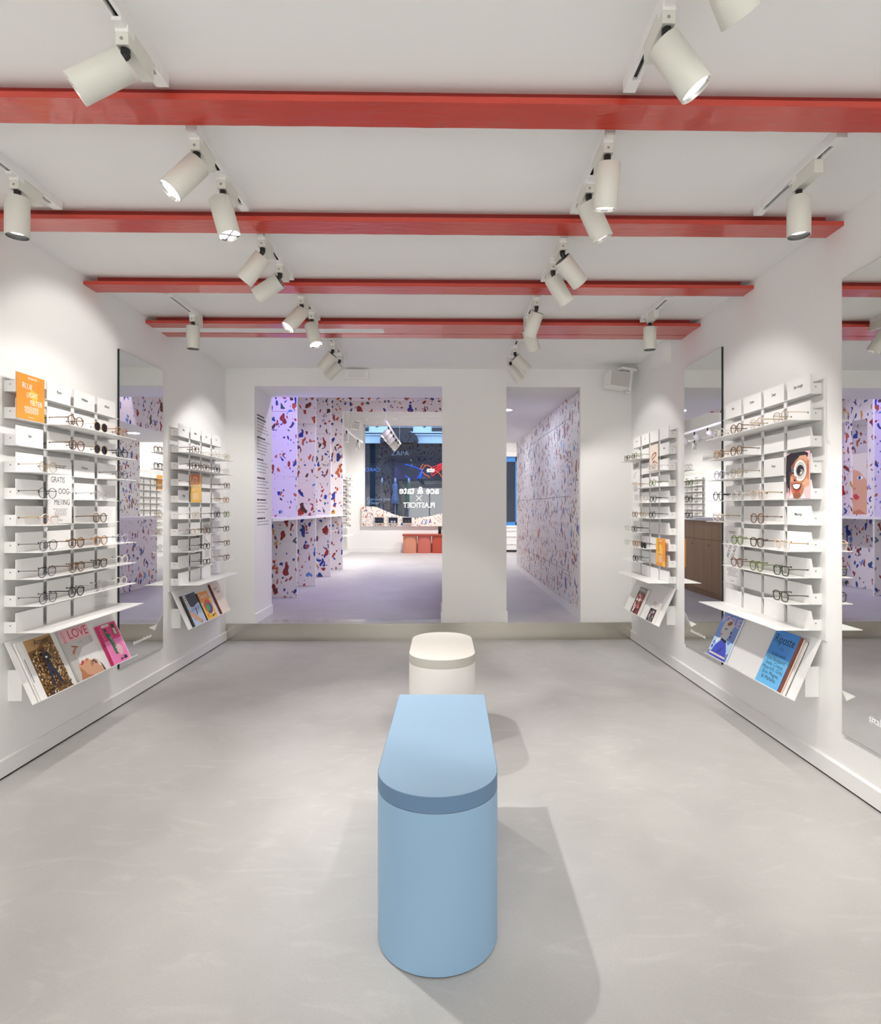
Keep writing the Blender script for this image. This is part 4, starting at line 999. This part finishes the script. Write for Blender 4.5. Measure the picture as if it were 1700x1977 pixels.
# terrazzo window board with ragged top
pts = [(-1.90, .77), (.62, .77)]
top = []
prof = [(.62, 1.10), (.1, 1.10), (-.05, 1.075), (-.25, 1.02), (-.5, .985), (-.62, .97), (-.8, .985), (-.95, 1.0), (-1.1, 1.04), (-1.25, 1.10), (-1.4, 1.16), (-1.55, 1.225), (-1.7, 1.24), (-1.8, 1.235), (-1.90, 1.24)]
for (xa, zA), (xb, zB) in zip(prof[:-1], prof[1:]):
    for q in range(5): top.append((xa + (xb - xa) * q / 5, zA + (zB - zA) * q / 5 + random.uniform(-.006, .006)))
top.append(prof[-1])
bd = thing('window_board', 'terrazzo board with ragged top edge along the bottom of far window', 'window board', (-.6, YF - .05, .77))
mb = MB(); mb.slab([(x, YF - .06, z) for x, z in pts + top], (0, .045, 0)); mb.build('board', 'terr_small', bd)
for k, x in enumerate((-1.60, -1.275, -.945)):
    r = thing('display_box', ('left', 'middle', 'right')[k] + ' small blue lined display box set in the terrazzo window board', 'display box', (x + .11, YF - .08, .835), 'display boxes in the window board')
    b = MB(); w_, h_ = .235, .155
    for q in ((0, 0, w_, .012), (0, h_ - .012, w_, h_), (0, 0, .012, h_), (w_ - .012, 0, w_, h_)): b.box((x + q[0], YF - .10, .835 + q[1]), (x + q[2], YF - .0605, .835 + q[3]))
    b.build('box_frame', 'lightgrey', r)
    MB().box((x + .012, YF - .0655, .847), (x + w_ - .012, YF - .0606, .978)).build('lining', 'navy', r)
    eyeglasses(x + w_ / 2, YF - .078, .8475, PI, SPEC['sunb' if k == 0 else ('dtort' if k == 2 else 'silver')][:5], f'tiny pair of glasses inside the {("left", "middle", "right")[k]} window display box', 'glasses in the window display boxes') if False else None
    g = MB()
    for sg in (-1, 1): g.lathe([(0, 0), (.026, 0), (.026, -.003), (0, -.003)], (x + w_ / 2 + sg * .033, YF - .075, .875), 16, 0, (0, 1, 0))
    g.box((x + w_ / 2 - .02, YF - .078, .885), (x + w_ / 2 + .02, YF - .075, .889))
    tag(g.build('sunglasses', 'black' if k == 0 else ('lilac' if k == 1 else 'dark_tort'), loc=(x + w_ / 2, YF - .075, .85)), f'pair of glasses inside the {("left", "middle", "right")[k]} blue window box', 'glasses', 'glasses in the window boxes')
# lettering on the far window, read from the street (so mirrored from inside)
def decal(t, px, z, size, width, label, y=YF + .084, bold=0.):
    b = MB(); b.text(t, (px, y, z), (-1, 0, 0), (0, 0, 1), size, 0, 'C', width, bold)
    b.f = [f[::-1] for f in b.f]
    tag(b.build('window_lettering', 'decal', loc=(px, y, z)), label, 'window lettering')
kx = lambda p: (p - 853) * YF / 1140
decal('ace & tate', kx(808.5), 1.2 + (981 - 953) * YF / 1140, .245, .95, 'large white mirrored shop lettering across the far window', bold=.014)
decal('PLASTICIET', kx(808.5), 1.2 + (981 - 980) * YF / 1140, .175, .76, 'thin white mirrored capitals low on the far window, under the cross', bold=.008)
decal('ate', kx(831), 1.2 + (981 - 911) * YF / 1140, .17, .19, 'sign reflection put in as small bold mirrored letters within the neon on far window', bold=.02)  # lit sign's reflection in the glass, drawn as solid letters
b = MB()
for sg in (-1, 1): b.tube([(kx(808) - .065, YF + .083, 1.44 - sg * .062), (kx(808) + .065, YF + .083, 1.44 + sg * .062)], .007, 6)
tag(b.build('window_cross', 'decal', loc=(kx(808), YF + .083, 1.25)), 'thin white cross between the two lines of window lettering', 'window lettering')
# neon hand drawing in the window
def npt(px, py, Y=13.9): return ((px - 853) * Y / 1140, Y, 1.2 + (981 - py) * Y / 1140)
nr = thing('neon_sign', 'blue, orange and red neon line drawing hanging in the far window', 'neon sign', npt(815, 915))
b = MB()
for ln in (((781, 898), (784, 896.5), (798, 901), (815, 908)), ((815, 908), (809, 924)), ((813, 910), (805, 924)), ((815, 911), (811, 924)), ((781.5, 918), (792, 925))): b.tube([npt(*p) for p in ln], .0065, 6)
b.build('blue_tube', 'neon_blue', nr)
b = MB()
for ln in (((811, 904), (816, 896), (820, 899), (815, 907), (811, 904)), ((819, 899), (825, 898), (831, 901), (834, 904)), ((815, 911), (821, 917), (826, 919), (829, 922)), ((841, 909), (848, 914), (853, 922))): b.tube([npt(*p) for p in ln], .0065, 6)
b.build('orange_tube', 'neon_orange', nr)
b = MB()
for ln in (((833, 903), (853, 894), (853, 897), (836, 907)), ((832, 915), (835, 912), (853, 900), (853, 905), (834, 919), (832, 915)), ((836, 907), (850, 897)), ((838, 911), (853, 902))): b.tube([npt(*p) for p in ln], .0065, 6)
b.build('red_tube', 'neon_red', nr)
# hanging tracks
def hang_track(x, y0, y1, z, label):
    r = thing('hanging_track', label, 'lighting track', (x, (y0 + y1) / 2, z))
    MB().box((x - .017, y0, z), (x + .017, y1, z + .033)).build('rail', 'white', r)
    for y in (y0 + .12, y1 - .12): MB().cyl((x, y, z + .033), (x, y, ZC2), .0025, 6).build('suspension_cable', 'wirewhite', r)
hang_track(-.86, 8.95, 12.1, 2.50, 'white track hung on cables in front of the far window')
hang_track(-1.70, 10.3, 12.6, 2.58, 'white track hung on cables beside left wall of the window area')
def hang_spot(x, y, z, d, label, en=40, c=(1, .95, .9)):
    d = V(d).normalized(); r = thing('hanging_spotlight', label, 'spotlight', (x, y, z), 'spotlights on the hanging tracks')
    MB().cyl((x, y, z), (x, y, z - .05), .012, 12).build('stem', 'lampblack', r)
    bk = V((x, y, z - .05)) + d * .005
    h = MB(); h.lathe([(0, 0), (.0405, 0), (.0405, .146), (.037, .146), (.036, .12)], bk, 28, 0, d); h.build('lamp_head', 'lamp', r)
    g = MB(); g.lathe([(0, .125), (.036, .125)], bk, 24, 0, d); g.build('bulb_glow', 'glow', r)
    if en: spot_power(r, d, bk + d * .15, en, 75, .5, c)
for k, y in enumerate((9.5, 10.0, 10.5, 11.1, 11.6)):
    hang_spot(-.86, y, 2.50, (-.62, -.3 + .12 * k, -.72), ('nearest', 'second', 'third', 'fourth', 'last')[k] + ' spotlight of the slanting row on track before the window', 55)
hang_spot(-1.70, 10.55, 2.58, (0, 0, -1), 'nearer upright spotlight on hanging track at the left', 45)
hang_spot(-1.70, 11.95, 2.58, (0, 0, -1), 'farther upright spotlight on hanging track at the left', 45)
for k, px in enumerate((709.5, 763, 819)):
    x = (px - 853) * 13.8 / 1140
    b = MB(); b.bbox((x - .045, 13.76, 3.22), (x + .045, 13.86, 3.30), .006)
    tag(b.build('surface_downlight', 'white', loc=(x, 13.8, 3.22)), ('left', 'middle', 'right')[k] + ' small white downlight on the rail above far window', 'downlight', 'downlights above the far window')
b = MB(); b.box((-2.1, 13.79, 3.30), (.6, 13.83, 3.33)); b.box((-2.1, 13.8, 3.33), (-2.09, 13.82, ZC2)); b.box((.55, 13.8, 3.33), (.56, 13.82, ZC2))
tag(b.build('downlight_rail', 'white'), 'white rail above the far window carrying small downlights', 'rail')
speaker(-1.98, 13.4, 3.05, 'white speaker in far left corner beside the shop window', 1.0, .6)
# small display in the window area, with its glasses
fd = thing('eyewear_display', 'white eyewear display on left wall of far window area', 'display shelf', (-2.2, 13.1, .5))
MB().box((-2.2, 12.55, .55), (-2.194, 13.6, 2.0)).build('back_panel', 'panel', fd)
for r_ in range(9):
    z = 1.82 - .13 * r_
    MB().box((-2.194, 12.55, z), (-2.03, 13.6, z + .004)).build('shelf', 'white', fd)
    for c in range(4): MB().box((-2.135, 12.57 + .262 * c, z + .004), (-2.132, 12.80 + .262 * c, z + .095)).build('card_holder', 'card', fd)
MB().box((-2.194, 12.5, .60), (-1.99, 13.62, .606)).build('tray', 'white', fd)
fk = ['tort', 'gold', 'black', 'brown', 'dtort', 'silver', 'black', 'tort', 'clear']
for r_ in range(9):
    for c in range(2):
        k = fk[(r_ + 3 * c) % 9]
        eyeglasses(-2.045, 12.68 + .5 * c, 1.82 - .13 * r_ + .0045, PI / 2, SPEC[k][:5], f'{SPEC[k][5]} glasses, {("nearer", "farther")[c]} pair on {ORD[r_]} shelf from top, far window area', 'eyewear in the far window area')
# display on the right wall of the window area (seen in the left mirror)
fd = thing('eyewear_display', 'white eyewear display on right wall of far window area, seen in left mirror', 'display shelf', (2.2, 12.3, .5))
MB().box((2.194, 11.75, .55), (2.2, 12.85, 2.0)).build('back_panel', 'panel', fd)
for r_ in range(9):
    z = 1.82 - .13 * r_
    MB().box((2.03, 11.75, z), (2.194, 12.85, z + .004)).build('shelf', 'white', fd)
    for c in range(4): MB().box((2.132, 11.77 + .27 * c, z + .004), (2.135, 12.0 + .27 * c, z + .095)).build('card_holder', 'card', fd)
tag(MB().box((2.128, 12.57, 1.60), (2.131, 12.81, 1.90)).build('poster', 'orange'), 'small orange poster on display reflected in left mirror', 'poster')

# ------------------------------------------------------------------ street outside
YS = 22.0
struct('ground', MB().box((-14, YF + .16, -.25), (14, 40, -.05)), 'street')
fb = thing('street_building', 'pale building with dark shopfront across the street', 'building', (-1, YS, -.05))
gx = lambda p: (p - 853) * YS / 1140
gz = lambda p: 1.2 + (981 - p) * YS / 1140
zc = gz(857)
MB().box((-12, YS, zc), (12, YS + 1, 11)).build('upper_wall', 'facade', fb)
MB().box((-12, YS, -.05), (12, YS + 1, zc)).build('shopfront', 'facade_dark', fb)
b = MB(); b.box((-12, YS - .35, gz(838)), (12, YS, gz(836))); b.box((-12, YS - .22, gz(857)), (12, YS, gz(843))); b.box((-12, YS - .3, gz(842.5)), (12, YS, gz(840)))
b.build('cornice', 'facade', fb)
for a, c in ((690, 712), (752, 797), (833, 878), (912, 955), (985, 1030)):
    wn = MB().box((gx(a), YS - .02, gz(833)), (gx(c), YS - .001, gz(700))).build('window', 'facade_glass', fb)
    iw = MB(); xm = (gx(a) + gx(c)) / 2; wd = gx(c) - gx(a)
    for q in range(5):
        cx = gx(a) + wd * (q + .5) / 5
        iw.tube([(cx + .07 * math.cos(2 * PI * t_ / 14), YS - .12, gz(822.5) + .07 * math.sin(2 * PI * t_ / 14)) for t_ in range(14)], .012, 5, closed=True)
    for z in (gz(826.5), gz(818)): iw.box((gx(a), YS - .14, z), (gx(c), YS - .11, z + .025))
    iw.build('railing', 'signlit', wn)
for p in (727.5, 819): 
    b = MB(); b.slab([(gx(p) - .05, YS - .05, gz(819)), (gx(p) + .05, YS - .05, gz(819)), (gx(p) + .05, YS - .05, gz(824)), (gx(p), YS - .05, gz(826)), (gx(p) - .05, YS - .05, gz(824))], (0, .049, 0)); b.build('ornament', 'facade_grey', fb)
ped = [(gx(736), gz(857)), (gx(806), gz(857)), (gx(808), gz(853))] + [(gx(772 + 36 * math.cos(a)), gz(853) + .5 * math.sin(a) * .76) for a in [PI * q / 14 for q in range(1, 14)]] + [(gx(736), gz(853))]
mb = MB(); mb.slab([(x, YS - .5, z) for x, z in ped], (0, .5, 0)); mb.build('pediment', 'facade_grey', fb)
MB().box((gx(708), YS - .06, gz(1005)), (gx(838), YS - .001, gz(895))).build('shop_window', 'facade_glass', fb)
b = MB()
for z in range(9): b.box((-12, YS - .03, gz(860 + 4 * z)), (12, YS - .0005, gz(860 + 4 * z) + .012))
for p in (708, 758, 838): b.box((gx(p) - .02, YS - .09, gz(1010)), (gx(p) + .02, YS - .06, gz(895)))
b.box((gx(706), YS - .1, gz(896)), (gx(840), YS - .06, gz(894)))
b.build('frame_bars', 'facade_grey', fb)
MB().box((-12, YS - .12, -.05), (12, YS, gz(1008))).build('stall_riser', 'facade_grey', fb)
b = MB(); b.text('ZAPA', (gx(772), YS - .02, gz(880)), (1, 0, 0), (0, 0, 1), .26, 0, 'C', .66); b.build('sign_lettering', 'signlit', fb)
b = MB(); b.text('CARO', (gx(722.5), YS - .52, gz(912)), (-1, 0, 0), (0, 0, 1), .19, 0, 'C', .55); b.f = [f[::-1] for f in b.f]; b.build('reflected_lettering', 'powder', fb)
b = MB(); b.text('Derniers prix', (gx(712), YS - .52, gz(967)), (1, 0, 0), (0, 0, 1), .17, 0, 'L', .84); b.text("d'hiver", (gx(712), YS - .52, gz(974)), (1, 0, 0), (0, 0, 1), .17, 0, 'L', .44); b.build('window_writing', 'signlit', fb)
def dress(px, mt, label):
    r = thing('dress_form', label, 'mannequin', (gx(px), YS - .32, gz(1005)))
    x, y = gx(px), YS - .32
    b = MB(); b.lathe([(0, gz(1003)), (.14, gz(1003)), (.14, gz(1002)), (.012, gz(1001)), (.012, gz(974))], (x, y, 0), 16); b.build('stand', 'signlit', r)
    b = MB(); b.lathe([(0, gz(973)), (.17, gz(973)), (.13, gz(960)), (.085, gz(950)), (.11, gz(941)), (.10, gz(936)), (.035, gz(933)), (0, gz(932))], (x, y, 0), 20); b.build('dress', mt, r)
    b = MB(); b.lathe([(0, gz(932.5)), (.035, gz(932.5)), (.045, gz(928)), (.03, gz(924)), (0, gz(923.5))], (x, y, 0), 14); b.build('neck', 'signlit', r)
dress(739, 'facade_grey', 'dress form in dark dress, left in the shop window across the street')
dress(764, 'dress_blue', 'dress form in speckled blue dress in shop window across the street')
dress(790, 'dress_green', 'dress form in green dress in shop window across the street')

# ------------------------------------------------------------------ rear room light
def area(name, loc, rot, sx, sy, e, c):
    l = bpy.data.lights.new(name, 'AREA'); l.shape = 'RECTANGLE'; l.size = sx; l.size_y = sy; l.energy = e; l.color = c
    ob = bpy.data.objects.new(name, l); col.objects.link(ob); ob.location = loc; ob.rotation_euler = rot; return ob
for y in (6.45, 7.5, 8.55, 9.6):
    spot_power(None, (-.75, .14, -.8), (.12, y, 2.95), 62, 95, .6, (.80, .74, 1.0), 'violet_ceiling_bulb', .05)
spot_power(None, (-.55, .55, -.8), (-1.0, 6.2, 3.3), 60, 80, .6, (.50, .40, 1.0), 'violet_ceiling_bulb', .05)
spot_power(None, (.75, .1, -.8), (-.2, 7.8, 3.3), 36, 90, .6, (.86, .74, 1.0), 'violet_ceiling_bulb', .05)
spot_power(None, (0, .2, -1), (-.5, 12.4, 3.4), 330, 130, .6, (1, .96, .92), 'window_area_bulb', .08)
spot_power(None, (0, .2, -1), (1.2, 12.2, 3.4), 160, 130, .6, (1, .96, .92), 'window_area_bulb', .08)

# ------------------------------------------------------------------ sky and render settings
w = bpy.data.worlds.new('world'); sc.world = w; w.use_nodes = True
bg = w.node_tree.nodes['Background']; bg.inputs[0].default_value = (.36, .60, 1.0, 1); bg.inputs[1].default_value = 3.0
vs = sc.view_settings; vs.view_transform = 'Standard'; vs.look = 'None'; vs.exposure = 0.0; vs.gamma = 1; vs.use_curve_mapping = False
cy = sc.cycles
cy.max_bounces = 10; cy.diffuse_bounces = 6; cy.glossy_bounces = 6; cy.transparent_max_bounces = 16; cy.transmission_bounces = 6
cy.caustics_reflective = False; cy.caustics_refractive = False; cy.sample_clamp_indirect = 6
cy.use_denoising = True
try: cy.denoiser = 'OPENIMAGEDENOISE'
except Exception: pass
